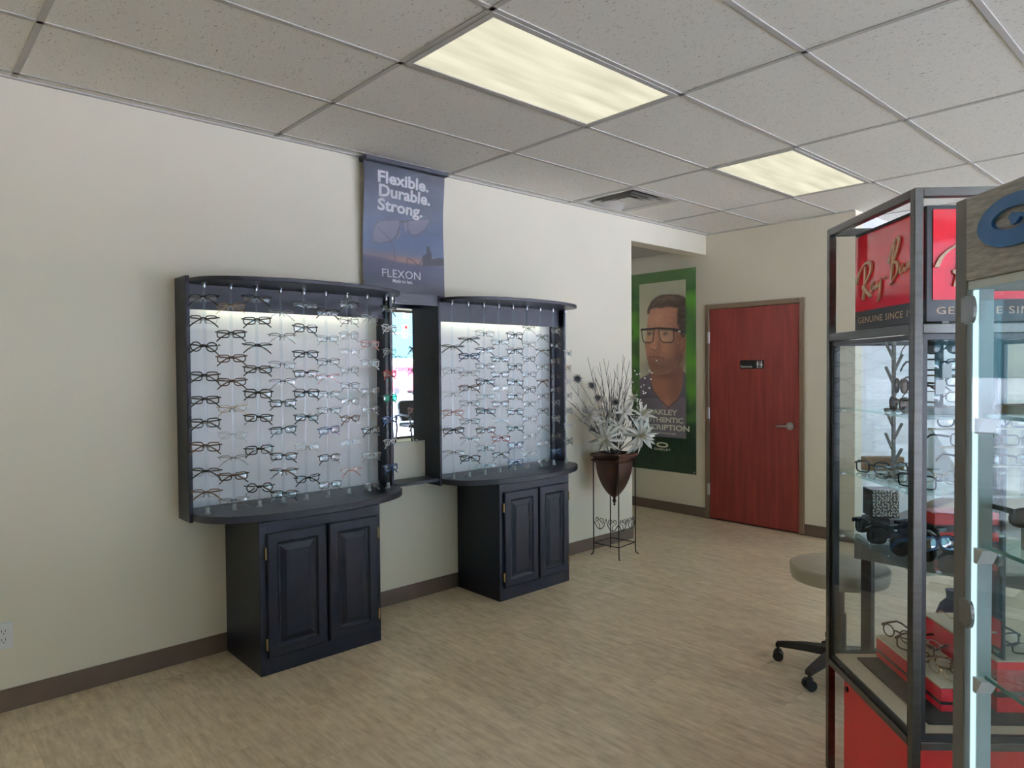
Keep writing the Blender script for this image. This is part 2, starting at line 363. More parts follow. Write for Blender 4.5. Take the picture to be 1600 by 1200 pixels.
g = MB(); g.add(*sqring(.10, -.006, .06, .012)); g.box(-.075, -.075, .005, .075, .075, .008); g.build('louver', MV, t)

# door in the back wall
DOORW = mat('red_mahogany_veneer', srgb(116, 46, 39), 0.38, vary=.22, scale=3.5, stretch=(7, 1, .5), spec=.4)
FRAMEM = mat('taupe_painted_steel', srgb(118, 100, 78), .45, vary=.02)
dr = struct(bpy.data.objects.new('door_1', None)); C.objects.link(dr); dr.location = (0.0, YE, 0)
g = MB(); g.box(-.0015, -.022, 0, .047, 0, 2.16, b=.003); g.box(.973, -.022, 0, 1.0195, 0, 2.16, b=.003); g.box(.047, -.022, 2.113, .973, 0, 2.16, b=.003); g.build('door_frame', FRAMEM, dr)
box('door_slab', DOORW, dr, .05, -.012, .012, .97, -.001, 2.109, b=.001)
box('door_gap', BLACK, dr, .047, -.0035, .001, .973, -.0005, 2.113)
for z in (1.83, 1.07, .30):
    g = MB(); g.box(.028, -.026, z-.057, .052, -.0125, z+.057); g.tube([(.05, -.028, z-.057), (.05, -.028, z+.057)], .007, 8); g.build('hinge', STEEL, dr)
g = MB(); 
for (r, y0, y1) in ((.036, -.012, -.020), (.030, -.020, -.026), (.014, -.026, -.055)):
    g.tube([(.885, y0, .985), (.885, y1, .985)], r, 20)
g.tube([(.89, -.055, .985), (.85, -.056, .984), (.80, -.053, .981), (.765, -.049, .979)], [.011, .010, .009, .008], 8)
g.build('lever_handle', STEEL, dr, smooth=True)
t = thing('restroom_sign', 'small black sign reading restrooms on the red door', 'sign', (.505, YE-.013, 1.557))
box('plate', BLACK, t, -.123, -.004, -.041, .123, 0, .041, b=.001)
WPR = mat('white_print', (.8, .8, .78), .6, vary=.01)
writing('lettering', 'Restrooms', lambda u, v, w_: (-.112+u*.118, -.0046, -.030+v*.022), WPR, t, bold=.02)
g = MB()
def disc(cx, cz, r, y, n=12): g.add([(cx+r*math.cos(2*math.pi*k/n), y, cz+r*math.sin(2*math.pi*k/n)) for k in range(n)], [tuple(range(n))])
for cx_, skirt in ((.062, 0), (.100, 1)):
    disc(cx_, .026, .007, -.0046)
    hw = .010
    if skirt: g.add([(cx_-.005, -.0046, .017), (cx_+.005, -.0046, .017), (cx_+.014, -.0046, -.012), (cx_-.014, -.0046, -.012)], [(0, 1, 2, 3)])
    else: g.add([(cx_-hw, -.0046, .017), (cx_+hw, -.0046, .017), (cx_+hw, -.0046, -.006), (cx_-hw, -.0046, -.006)], [(0, 1, 2, 3)])
    for sg in (-1, 1): g.add([(cx_+sg*.001, -.0047, -.006), (cx_+sg*.006, -.0047, -.006), (cx_+sg*.006, -.0047, -.033), (cx_+sg*.001, -.0047, -.033)], [(0, 1, 2, 3)])
g.add([(.0795, -.0046, .033), (.0825, -.0046, .033), (.0825, -.0046, -.033), (.0795, -.0046, -.033)], [(0, 1, 2, 3)])
g.build('pictogram', WPR, t)
# outlet
t = thing('wall_outlet', 'white double wall outlet low on the left wall', 'outlet', (0, .404, .345))
box('cover_plate', WHITEP, t, 0, -.036, -.06, .005, .036, .06, b=.002)
for z in (.02, -.02):
    s = MB().lathe([(.0165, 0), (.0165, .003)], n=20); s.v = [(zz+.0045, xx, yy+z) for xx, yy, zz in s.v]; s = s.build('socket', WHITEP, t)
    g = MB(); g.box(.0074, -.008, z-.001, .0080, -.0055, z+.009); g.box(.0074, .0055, z-.001, .0080, .008, z+.009); g.box(.0074, -.002, z-.011, .0080, .002, z-.006); g.build('slots', BLACK, s)

# ================================================================== PRINTS (posters painted as vertex colour on a flat sheet)
def lin(c): return np.array(srgb(*c)[:3])
def sd_poly(P, poly):
    poly = np.array(poly); d = np.full(len(P), 1e9); ins = np.zeros(len(P), bool)
    for i in range(len(poly)):
        a, b = poly[i-1], poly[i]; e = b-a; q = P-a
        t_ = np.clip((q@e)/max(e@e, 1e-12), 0, 1); d = np.minimum(d, np.linalg.norm(q-t_[:, None]*e, axis=1))
        c1 = (a[1] > P[:, 1]) != (b[1] > P[:, 1])
        with np.errstate(divide='ignore', invalid='ignore'): xx = (b[0]-a[0])*(P[:, 1]-a[1])/(b[1]-a[1])+a[0]
        ins ^= c1 & (P[:, 0] < xx)
    return np.where(ins, -d, d)
class Paint:
    def __init__(s, P): s.P = P; s.I = np.zeros((len(P), 3))
    def mix(s, a, col): a = np.clip(a, 0, 1)[:, None]; s.I = s.I*(1-a)+(lin(col) if len(col) == 3 and not isinstance(col, np.ndarray) else col)*a
    def poly(s, poly, col, soft=.004, alpha=1.0): s.mix(np.clip(.5-sd_poly(s.P, poly)/soft, 0, 1)*alpha, col)
    def line(s, pts, col, wd, soft=.003, alpha=1.0):
        d = np.full(len(s.P), 1e9)
        for a, b in zip(pts[:-1], pts[1:]):
            a = np.array(a); b = np.array(b); e = b-a; q = s.P-a; t_ = np.clip((q@e)/max(e@e, 1e-12), 0, 1)
            d = np.minimum(d, np.linalg.norm(q-t_[:, None]*e, axis=1))
        s.mix(np.clip(.5-(d-wd/2)/soft, 0, 1)*alpha, col)
    def blob(s, c, rx, ry, col, alpha=.6):
        q = (s.P-np.array(c))/np.array([rx, ry]); s.mix(np.exp(-(q**2).sum(1))*alpha, col)
def print_mat(name, rough):
    M = bpy.data.materials.new(name); M.use_nodes = True; n = M.node_tree.nodes; l = M.node_tree.links; b = n['Principled BSDF']
    a = n.new('ShaderNodeAttribute'); a.attribute_name = 'print'; l.new(a.outputs['Color'], b.inputs['Base Color']); b.inputs['Roughness'].default_value = rough
    return M
def sheet(name, us, vs, f, colors, material, parent, back):
    nu, nv = len(us), len(vs); V = [f(u, v) for v in vs for u in us]
    F = [(j*nu+i, j*nu+i+1, (j+1)*nu+i+1, (j+1)*nu+i) for j in range(nv-1) for i in range(nu-1)]
    # a thin back sheet gives it thickness
    o = len(V); bu = us[::8] if us[-1] == us[::8][-1] else np.append(us[::8], us[-1]); bv = vs[::8] if vs[-1] == vs[::8][-1] else np.append(vs[::8], vs[-1]); nb = len(bu)
    V += [tuple(np.array(f(u, v))+np.array(back)) for v in bv for u in bu]
    F += [(o+j*nb+i, o+(j+1)*nb+i, o+(j+1)*nb+i+1, o+j*nb+i+1) for j in range(len(bv)-1) for i in range(nb-1)]
    me = bpy.data.meshes.new(name); me.from_pydata(V, [], F)
    ca = me.color_attributes.new('print', 'FLOAT_COLOR', 'POINT'); arr = np.ones((len(V), 4)); arr[:nu*nv, :3] = colors; arr[nu*nv:, :3] = .5
    ca.data.foreach_set('color', arr.ravel()); me.materials.append(material)
    me.polygons.foreach_set('use_smooth', [True]*len(F)); me.update(); return link(name, me, parent)
rng = np.random.default_rng(3)
def vnoise(P, s, seed):
    r = np.random.default_rng(seed); G = r.random((64, 64)); q = P/s; i = np.floor(q).astype(int); f_ = q-i; f_ = f_*f_*(3-2*f_)
    g_ = lambda a, b: G[(i[:, 0]+a) % 64, (i[:, 1]+b) % 64]
    return (g_(0, 0)*(1-f_[:, 0])+g_(1, 0)*f_[:, 0])*(1-f_[:, 1])+(g_(0, 1)*(1-f_[:, 0])+g_(1, 1)*f_[:, 0])*f_[:, 1]

# ---- green portrait poster on the back wall
PY = YE-.004
us = np.linspace(-.965, -.114, 150); vs = np.linspace(.425, 2.56, 350)
UU, VV = np.meshgrid(us, vs); P = np.stack([UU.ravel(), VV.ravel()], 1); A = Paint(P)
def w6(cx_, cy_): q = on(980+cx_/6.667, 400+cy_/6.667, 1, PY); return (q[0], q[2])
def w7(cx_, cy_): q = on(980+cx_/6.667, 570+cy_/6.667, 1, PY); return (q[0], q[2])
n1 = vnoise(P, .05, 1)*.5+vnoise(P, .11, 2)*.3+vnoise(P, .022, 3)*.35
big = vnoise(P*np.array([.5, 1]), .16, 4)
A.I[:] = lin((66, 104, 54))
A.mix((n1-.35)*1.2, (40, 78, 38)); A.mix((big-.45)*2.0, (88, 148, 48)); A.mix((vnoise(P*np.array([.35, 1]), .12, 8)-.62)*4.0*(P[:, 1] < 2.1), (20, 44, 34))
A.mix(np.clip((.98-P[:, 1])/.05, 0, 1), (36, 60, 40)); A.mix((n1-.5)*1.5*(P[:, 1] < .98), (24, 42, 32))
A.mix(np.clip((P[:, 1]-2.36)/.08, 0, 1)*.7, (84, 112, 68))
x0, z1 = w6(126, 298); x1, z0 = w7(613, 770)
PH = [(x0, z0), (x1, z0), (x1, z1), (x0, z1)]
inph = np.clip(.5-sd_poly(P, PH)/.005, 0, 1)
B = Paint(P); B.I[:] = lin((168, 168, 146)); B.blob(w6(200, 900), .25, .5, (190, 186, 160), .6)
B.blob(w6(560, 1100), .06, .2, (196, 190, 160), .5)
SKIN = (158, 114, 92)
neck = [w7(235, 60), w7(245, 180), w7(275, 280), w7(345, 370), w7(430, 445), w7(520, 370), w7(565, 280), w7(580, 120), w7(575, 20), w7(400, 20)]
B.poly([w7(90, 170), w7(240, 85), w7(300, 200), w7(580, 60), w7(640, 160), w7(660, 900), w7(60, 900)], (104, 98, 108), .006)
B.poly(neck, (132, 92, 74), .006); B.blob(w7(500, 200), .09, .2, (96, 64, 54), .75); B.blob(w7(400, 105), .16, .05, (84, 56, 48), .8); B.blob(w7(420, 400), .05, .06, (160, 112, 88), .6)
B.poly([w7(240, 90), w7(240, 185), w7(270, 275), w7(335, 345), w7(200, 335), w7(125, 345), w7(126, 160)], (92, 86, 98), .006)
B.poly([w7(575, 60), w7(582, 200), w7(545, 330), w7(620, 330), w7(640, 120)], (84, 80, 92), .006)
B.line([w7(240, 100), w7(245, 185), w7(275, 280), w7(345, 370), w7(430, 445), w7(520, 370), w7(545, 330)], (62, 56, 66), .012, .012, .8)
B.line([w7(430, 445), w7(430, 520)], (72, 66, 76), .01, .01, .7); B.line([w7(125, 345), w7(200, 335), w7(335, 345)], (70, 66, 76), .012, .02, .7); B.line([w7(545, 330), w7(630, 335)], (70, 66, 76), .012, .02, .7)
B.poly([w6(560, 845), w6(600, 830), w6(615, 880), w6(610, 960), w6(590, 1015), w6(570, 1000)], (140, 98, 78), .006)
face = [w6(240, 560), w6(222, 620), w6(212, 700), w6(205, 760), w6(196, 850), w6(186, 920), w6(196, 1000), w6(206, 1070), w6(222, 1130), w7(228, 20), w7(250, 70), w7(300, 108), w7(370, 104), w7(450, 80), w7(530, 30), w6(572, 1080), w6(590, 960), w6(585, 850), w6(530, 700), w6(540, 540), w6(400, 515)]
B.poly(face, SKIN, .006)
B.blob(w6(530, 900), .11, .3, (104, 70, 58), .85); B.blob(w6(300, 640), .12, .08, (178, 132, 110), .6); B.blob(w6(560, 1060), .1, .12, (84, 56, 48), .8)
B.blob(w6(380, 1160), .22, .08, (96, 68, 58), .75); B.blob(w6(300, 1120), .10, .05, (104, 76, 64), .6); B.blob(w6(300, 1010), .09, .03, (110, 80, 68), .6)
B.poly([w6(296, 800), w6(275, 880), w6(242, 950), w6(262, 975), w6(325, 972), w6(335, 940), w6(318, 860)], (172, 124, 100), .02, .7)
B.blob(w6(330, 930), .035, .07, (112, 76, 62), .7); B.line([w6(246, 968), w6(285, 985), w6(330, 968)], (92, 60, 50), .012, .015, .9)
B.line([w6(232, 1052), w6(290, 1046), w6(372, 1064)], (96, 56, 50), .014, .012, .95); B.blob(w6(295, 1082), .06, .018, (150, 98, 86), .8)
for c in ((232, 812), (402, 812)):
    B.blob(w6(*c), .038, .016, (60, 44, 38), .9); B.blob(w6(c[0]+4, c[1]+2), .012, .012, (30, 24, 22), .9)
B.line([w6(205, 775), w6(270, 770)], (56, 42, 36), .022, .02, .8); B.line([w6(345, 770), w6(470, 772)], (56, 42, 36), .026, .02, .8)
hair = [w6(240, 560), w6(232, 600), w6(212, 612), w6(208, 570), w6(226, 520), w6(250, 475), w6(295, 435), w6(350, 404), w6(450, 398), w6(540, 404), w6(600, 428), w6(625, 470), w6(622, 760), w6(600, 852), w6(570, 850), w6(545, 790), w6(522, 700), w6(520, 640), w6(528, 545), w6(430, 528), w6(350, 545), w6(300, 535)]
B.poly(hair, (58, 48, 42), .01); B.blob(w6(400, 450), .16, .04, (96, 82, 68), .6); B.line([w6(270, 510), w6(330, 450), w6(430, 430), w6(560, 450)], (110, 94, 78), .012, .03, .5)
B.line([w6(285, 540), w6(360, 500), w6(450, 480)], (34, 28, 26), .02, .04, .7); B.blob(w6(570, 620), .05, .16, (36, 30, 28), .8)
sk = np.clip(.5-sd_poly(P, face)/.006, 0, 1)
B.mix((vnoise(P, .009, 21)-.5)*.5*sk, (110, 76, 62)); B.mix((vnoise(P, .02, 22)-.5)*.4*sk, (186, 140, 118))
jaw = sk*np.clip((w6(0, 1010)[1]-P[:, 1])/.08, 0, 1); B.mix(jaw*(.25+.5*vnoise(P, .006, 23)), (92, 68, 58))
hr = np.clip(.5-sd_poly(P, hair)/.01, 0, 1); B.mix((vnoise(P*np.array([.5, 1.6])+P[:, [1]]*.6, .014, 24)-.45)*1.1*hr, (104, 88, 72)); B.mix((vnoise(P*np.array([.6, 1.5]), .02, 25)-.5)*1.2*hr, (34, 28, 26))
FR = (26, 26, 30)
for L_ in ([(150, 768), (282, 758), (268, 885), (240, 904), (178, 900), (160, 868)], [(325, 756), (482, 760), (486, 868), (462, 900), (372, 900), (342, 868)]):
    q = [w6(*c) for c in L_]; B.poly(q, (206, 196, 160), .006, .13); B.line(q+[q[0]], FR, .012, .006)
for c in ((236, 812), (404, 812)):
    B.poly([w6(c[0]-26, c[1]+2), w6(c[0], c[1]-10), w6(c[0]+28, c[1]+2), w6(c[0], c[1]+12)], (176, 160, 146), .006, .75); B.blob(w6(c[0]-6, c[1]+1), .013, .014, (28, 22, 20), 1.0); B.line([w6(c[0]-30, c[1]), w6(c[0], c[1]-13), w6(c[0]+30, c[1]-1)], (48, 34, 28), .008, .008, .9)
B.line([w6(148, 768), w6(282, 756), w6(325, 752), w6(485, 762)], FR, .021, .006); B.line([w6(485, 768), w6(600, 790)], FR, .030, .006); B.poly([w6(530, 775), w6(556, 775), w6(556, 795), w6(530, 795)], (190, 190, 180), .006, .8)
A.I = A.I*(1-inph[:, None])*1.05+np.clip(B.I*1.7, 0, .85)*inph[:, None]
po = thing('portrait_poster', 'tall green poster of a man in glasses and grey polo shirt by the red door', 'poster', (0, 0, 0))
sheet('sheet', us, vs, lambda u, v: (u, PY, v), A.I, print_mat('poster_print', .45), po, (0, .003, 0))
LET = mat('pale_poster_print', (.80, .80, .66), .5, vary=.02)
def wline(name, body, f0, f1, h, bold, material=LET, parent=po, d=.0012, **k):      # f0,f1: left and right foot of the line in the wall plane
    writing(name, body, lambda u, v, w_: (f0[0]+u*(f1[0]-f0[0]), PY-d, f0[1]+u*(f1[1]-f0[1])+v*h), material, parent, bold=bold, **k)
hh = w7(490, 470)[1]-w7(490, 530)[1]
zl = w7(520, 531)[1]; wline('lettering', 'OAKLEY', (w7(205, 531)[0], zl), (w7(524, 531)[0], zl), hh, .028)
zl = w7(560, 612)[1]; wline('lettering', 'AUTHENTIC', (w7(150, 612)[0], zl), (w7(585, 612)[0], zl), hh*.95, .028)
zl = w7(620, 698)[1]; wline('lettering', 'PRESCRIPTION', (w7(70, 698)[0], zl), (w7(650, 698)[0], zl), hh, .03)
zl = w7(500, 732)[1]; wline('lettering', 'PRESCRIPTION EYEWEAR', (w7(250, 732)[0], zl), (w7(510, 732)[0], zl), hh*.35, .01)
zl = w7(370, 893)[1]; wline('lettering', 'OAKLEY', (w7(280, 893)[0], zl), (w7(456, 893)[0], zl), hh*.4, .03, spacing=1.15)
c0 = w7(366, 834); g = MB(); n = 36
ri = []
for a_, b_ in ((.076, .029), (.050, .014)):
    ri += [(c0[0]+a_*math.copysign(abs(math.cos(2*math.pi*k/n))**.85, math.cos(2*math.pi*k/n)), PY-.0012, c0[1]+b_*math.copysign(abs(math.sin(2*math.pi*k/n))**.85, math.sin(2*math.pi*k/n))) for k in range(n)]
g.add(ri, [(k, (k+1) % n, n+(k+1) % n, n+k) for k in range(n)]); g.build('emblem', LET, po)
for x, z in ((-.955, 2.545), (-.135, 2.54), (-.135, .445), (-.955, .44)):
    MB().tube([(x, PY+.001, z), (x, PY-.006, z)], .007, 10).build('tack', STEEL, po)

# ---- hanging banner on the left wall
def bx(y, z):
    t_ = (2.85-z)/.82; s = (y-2.256)/.625
    return .055-.02*t_+.008*math.sin(t_*7+s*2)+.012*max(0, t_-.85)*6*s*s+.006*math.sin(s*6.0)
by0, by1 = 2.256, 2.880
us = np.linspace(by0, by1, 130); vs = np.linspace(2.022, 2.835, 190)
UU, VV = np.meshgrid(us, vs); P = np.stack([UU.ravel(), VV.ravel()], 1); A = Paint(P)
def b3(cx_, cy_): q = on(540+cx_/4.137, 230+cy_/4.137, 0, .045); return (q[1], q[2])
t_ = (2.85-P[:, 1])/.83
stops = [(0, (38, 42, 54)), (.18, (50, 58, 76)), (.38, (78, 90, 116)), (.55, (92, 110, 146)), (.66, (104, 120, 152)), (.72, (150, 136, 146)), (.76, (84, 86, 112)), (.86, (64, 70, 92)), (1.0, (44, 46, 56))]
for c in range(3): A.I[:, c] = np.interp(t_, [s[0] for s in stops], [lin(s[1])[c] for s in stops])
A.mix((vnoise(P*np.array([.25, 1]), .05, 11)-.5)*.7*(t_ < .7), (120, 128, 150)); A.mix((vnoise(P*np.array([.2, 1]), .035, 12)-.55)*.8*(t_ < .5), (36, 42, 58))
A.blob(b3(420, 735), .14, .02, (206, 156, 136), .7)
A.poly([b3(60, 675), b3(150, 697), b3(240, 712), b3(330, 742), b3(470, 762), b3(640, 775), b3(640, 850), b3(60, 800)], (74, 76, 104), .012, .85)
SG = (44, 40, 48)
l1 = [b3(*c) for c in ((188, 505), (215, 476), (345, 468), (356, 498), (332, 568), (300, 604), (230, 622), (182, 610), (176, 570))]
l2 = [b3(*c) for c in ((405, 475), (545, 460), (556, 470), (522, 530), (482, 562), (432, 570), (406, 530))]
A.poly(l1, (176, 166, 178), .006, .5); A.poly(l2, (166, 156, 172), .006, .5); A.line(l1+[l1[0]], SG, .006, .004); A.line(l2+[l2[0]], SG, .006, .004)
A.line([b3(356, 480), b3(405, 478)], SG, .012, .004); A.line([b3(392, 490), b3(394, 535)], (190, 180, 180), .01, .006, .8); A.line([b3(358, 545), b3(338, 592)], (190, 170, 160), .008, .006, .8)
A.line([b3(212, 520), b3(290, 596), b3(318, 660), b3(320, 730), b3(286, 772)], SG, .006, .004); A.line([b3(552, 462), b3(520, 420), b3(478, 375)], SG, .008, .005); A.line([b3(395, 765), b3(402, 716), b3(440, 732), b3(472, 766)], SG, .006, .004); A.line([b3(420, 200), b3(440, 180), b3(525, 178)], (110, 112, 124), .005, .004)
A.poly([b3(528, 640), b3(548, 640), b3(552, 665), b3(564, 700), b3(560, 725), b3(605, 715), b3(640, 720), b3(640, 768), b3(500, 768), b3(505, 720), b3(484, 765), b3(478, 765), b3(510, 695), b3(528, 690), b3(530, 665)], (40, 40, 54), .004)
A.I = A.I*.52
bn = thing('hanging_banner', 'dark blue advertising banner with sunglasses hanging from ceiling above the mirror', 'banner', (0, 0, 0))
sheet('sheet', us, vs, lambda u, v: (bx(u, v), u, v), A.I, print_mat('banner_print', .5), bn, (-.001, 0, 0))
BP = mat('banner_white_print', (.66, .66, .68), .5, vary=.02)
def bline(body, l, r, h0, bold, **k):
    l = b3(*l); r = b3(*r); z0 = (l[1]+r[1])/2; h_ = h0
    def f(u, v, w_): y = l[0]+u*(r[0]-l[0]); z = z0+v*h_; return (bx(y, z)+.0012, y, z)
    writing('lettering', body, f, BP, bn, bold=bold, **k)
bline('Flexible.', (198, 228), (533, 298), .078, .030); bline('Durable.', (205, 312), (547, 386), .078, .030); bline('Strong.', (200, 428), (500, 478), .098, .030)
bline('FLEXON', (236, 834), (486, 862), .052, -.002); bline('Made to last.', (302, 872), (434, 888), .024, .02)
box('clip_rail', mat('dark_banner_rail', (.02, .022, .03), .4), bn, .01, 2.25, 2.834, .10, 2.887, 2.862, b=.003)

# ================================================================== EYEWEAR
FCOL = {'black': (.008, .008, .010), 'dark': (.03, .028, .03), 'brown': (.09, .045, .025), 'tortoise': (.13, .06, .025), 'gold': (.55, .38, .18), 'grey': (.22, .22, .23), 'clear': (.62, .63, .66), 'blue': (.03, .08, .20), 'pink': (.5, .28, .28), 'red': (.25, .03, .03), 'green': (.05, .06, .06), 'silver': (.6, .6, .62)}
WORD = {'dark': 'dark metal', 'brown': 'dark brown', 'green': 'green mirror lens', 'clear': 'clear framed', 'gold': 'thin gold'}
def fmat(c):
    met = 1.0 if c in ('gold', 'silver') else (0.3 if c in ('grey', 'dark') else 0.0)
    return mat('frame_'+c, FCOL[c], .22, met, vary=.5 if c == 'tortoise' else .1, scale=60, coat=.3)
LENS = glass('demo_lens', (.96, .97, .98), 3.4, 0.02)
LENSD = glass('dark_lens', (.05, .05, .055), 1.6, 0.02); LENSB = glass('brown_lens', (.22, .15, .12), 1.6, 0.02); LENSBL = glass('blue_mirror_lens', (.04, .10, .32), 6.0, 0.05)
LENSG = glass('green_mirror_lens', (.05, .5, .35), 5.0, 0.03, opaque=.5, body=(.03, .45, .28))
def outline(style, n=18):
    pts = []
    for k in range(n):
        a = 2*math.pi*k/n; c, s = math.cos(a), math.sin(a)
        if style == 'rect': e, wx, hz = .45, .026, .0165
        elif style == 'square': e, wx, hz = .5, .0255, .020
        elif style == 'round': e, wx, hz = 1.0, .0235, .0215
        elif style == 'oval': e, wx, hz = .85, .026, .0165
        elif style == 'browline': e, wx, hz = .6, .0255, .0185
        elif style == 'aviator': e, wx, hz = .8, .028, .023
        elif style == 'wrap': e, wx, hz = .7, .032, .019
        else: e, wx, hz = .55, .0255, .0165
        x = wx*math.copysign(abs(c)**e, c); z = hz*math.copysign(abs(s)**e, s)
        if z < 0 and style in ('browline', 'aviator', 'cat'): x *= 1+.35*z/hz*.45
        if style == 'cat' and z > 0 and x > 0: z += .006*(x/wx)**2
        if style == 'wrap': z -= .004*(x/wx)
        pts.append((x, z))
    return pts
GM = {}
def glasses_meshes(style, col):
    k = (style, col)
    if k in GM: return GM[k]
    thin = col in ('gold', 'grey', 'dark', 'silver', 'clear') and style not in ('wrap', 'square')
    r = .0014 if thin else .0027
    if style == 'wrap': r = .003
    m = fmat(col); o = outline(style); cy_ = .0355 if style != 'wrap' else .037
    lm = LENS
    if style == 'wrap': lm = LENSD
    if style == 'aviator': lm = LENSB if col == 'brown' else LENSD
    if col == 'green': lm = LENSG
    if col == 'blue' and style in ('wrap',): lm = LENSBL
    curve = lambda y: -(y*y)*1.2 if style != 'wrap' else -(y*y)*5.0
    f = MB()
    for sg in (-1, 1):
        ring = [(curve(sg*(cy_+x)), sg*(cy_+x), z) for x, z in o]
        if style == 'browline':
            top = [q for q in ring if q[2] > .002]; top.sort(key=lambda q: q[1]); f.tube(top, .0026, 6); f.tube(ring, .0008, 4, close=True)
        elif style == 'halfrim':
            top = [q for q in ring if q[2] > -.002]; top.sort(key=lambda q: q[1]); f.tube(top, .0017, 6)
        else: f.tube(ring, r, 6, close=True)
        e0 = (curve(cy_+.026), sg*(cy_+.0255), .010); f.tube([e0, (curve(cy_+.03)-.002, sg*(cy_+.032), .011), (-.010, sg*(cy_+.0335), .011)], [r*1.3, r*1.3, r*1.2], 6)
        if thin: f.tube([(0, sg*.012, .004), (-.006, sg*.010, -.002), (-.007, sg*.010, -.008)], [.0006, .0012, .0018], 5)
    iw = cy_-max(x for x, z in o)
    f.tube([(0, -iw-.002, .006), (.002, -iw*.5, .009), (.002, iw*.5, .009), (0, iw+.002, .006)], r*1.2, 6)
    fr = f.mesh('frame_front', True); fr.materials.append(m)
    ls = []
    for sg in (-1, 1):
        v = []; n = len(o)
        for sc_, dx in ((.99, 0), (.55, .0022)): v += [(curve(sg*(cy_+x*sc_))+dx, sg*(cy_+x*sc_), z*sc_) for x, z in o]
        v.append((curve(sg*cy_)+.0032, sg*cy_, 0))
        F = [(i, (i+1) % n, n+(i+1) % n, n+i) for i in range(n)]+[(n+i, n+(i+1) % n, 2*n) for i in range(n)]
        g = MB(); g.add(v, F); l_ = g.mesh('lens'); l_.polygons.foreach_set('use_smooth', [True]*len(l_.polygons)); l_.materials.append(lm); ls.append(l_)
    g = MB(); th_ = .0011 if thin else .0016; hh_ = .0016 if thin else (.0036 if style != 'wrap' else .006)
    ptl = [(-.008, .0, .011, 1.0), (-.05, .001, .011, .9), (-.088, .0, .009, .85), (-.112, -.002, -.003, 1.0), (-.135, -.006, -.020, .9)]
    vs = []
    for x, y, z, s in ptl:
        for dy, dz in ((-th_, -hh_*s), (th_, -hh_*s), (th_, hh_*s), (-th_, hh_*s)): vs.append((x, y+dy, z+dz))
    fs = [(0, 1, 2, 3), (16, 19, 18, 17)]+[(i*4+k_, i*4+(k_+1) % 4, (i+1)*4+(k_+1) % 4, (i+1)*4+k_) for i in range(4) for k_ in range(4)]
    g.add(vs, fs); tmn = g.mesh('temple'); tmn.materials.append(m)
    GM[k] = (fr, ls, tmn, cy_+.0335); return GM[k]
def glasses(label, style, col, loc, rz, group, cat='eyeglasses', pitch=0.0, name='eyeglasses', folded=False):
    fr, ls, tp, hw = glasses_meshes(style, col)
    t = thing(name, label, cat, loc, rz, group); t.rotation_euler = (0, pitch, rz)
    link('frame_front', fr, t)
    link('lens', ls[0], t); link('lens', ls[1], t)
    if folded:
        a = link('temple', tp, t, (-.004, hw-.002, -.001)); a.rotation_euler = (0, -.10, R(88))
        o = link('temple', tp, t, (-.0095, -hw+.002, -.001)); o.scale = (1, -1, 1); o.rotation_euler = (0, -.10, R(-88)); return t
    link('temple', tp, t, (0, hw, 0)); o = link('temple', tp, t, (0, -hw, 0)); o.scale = (1, -1, 1)
    return t
ORD = ['first', 'second', 'third', 'fourth', 'fifth', 'sixth', 'seventh', 'eighth', 'ninth', 'tenth', 'eleventh']

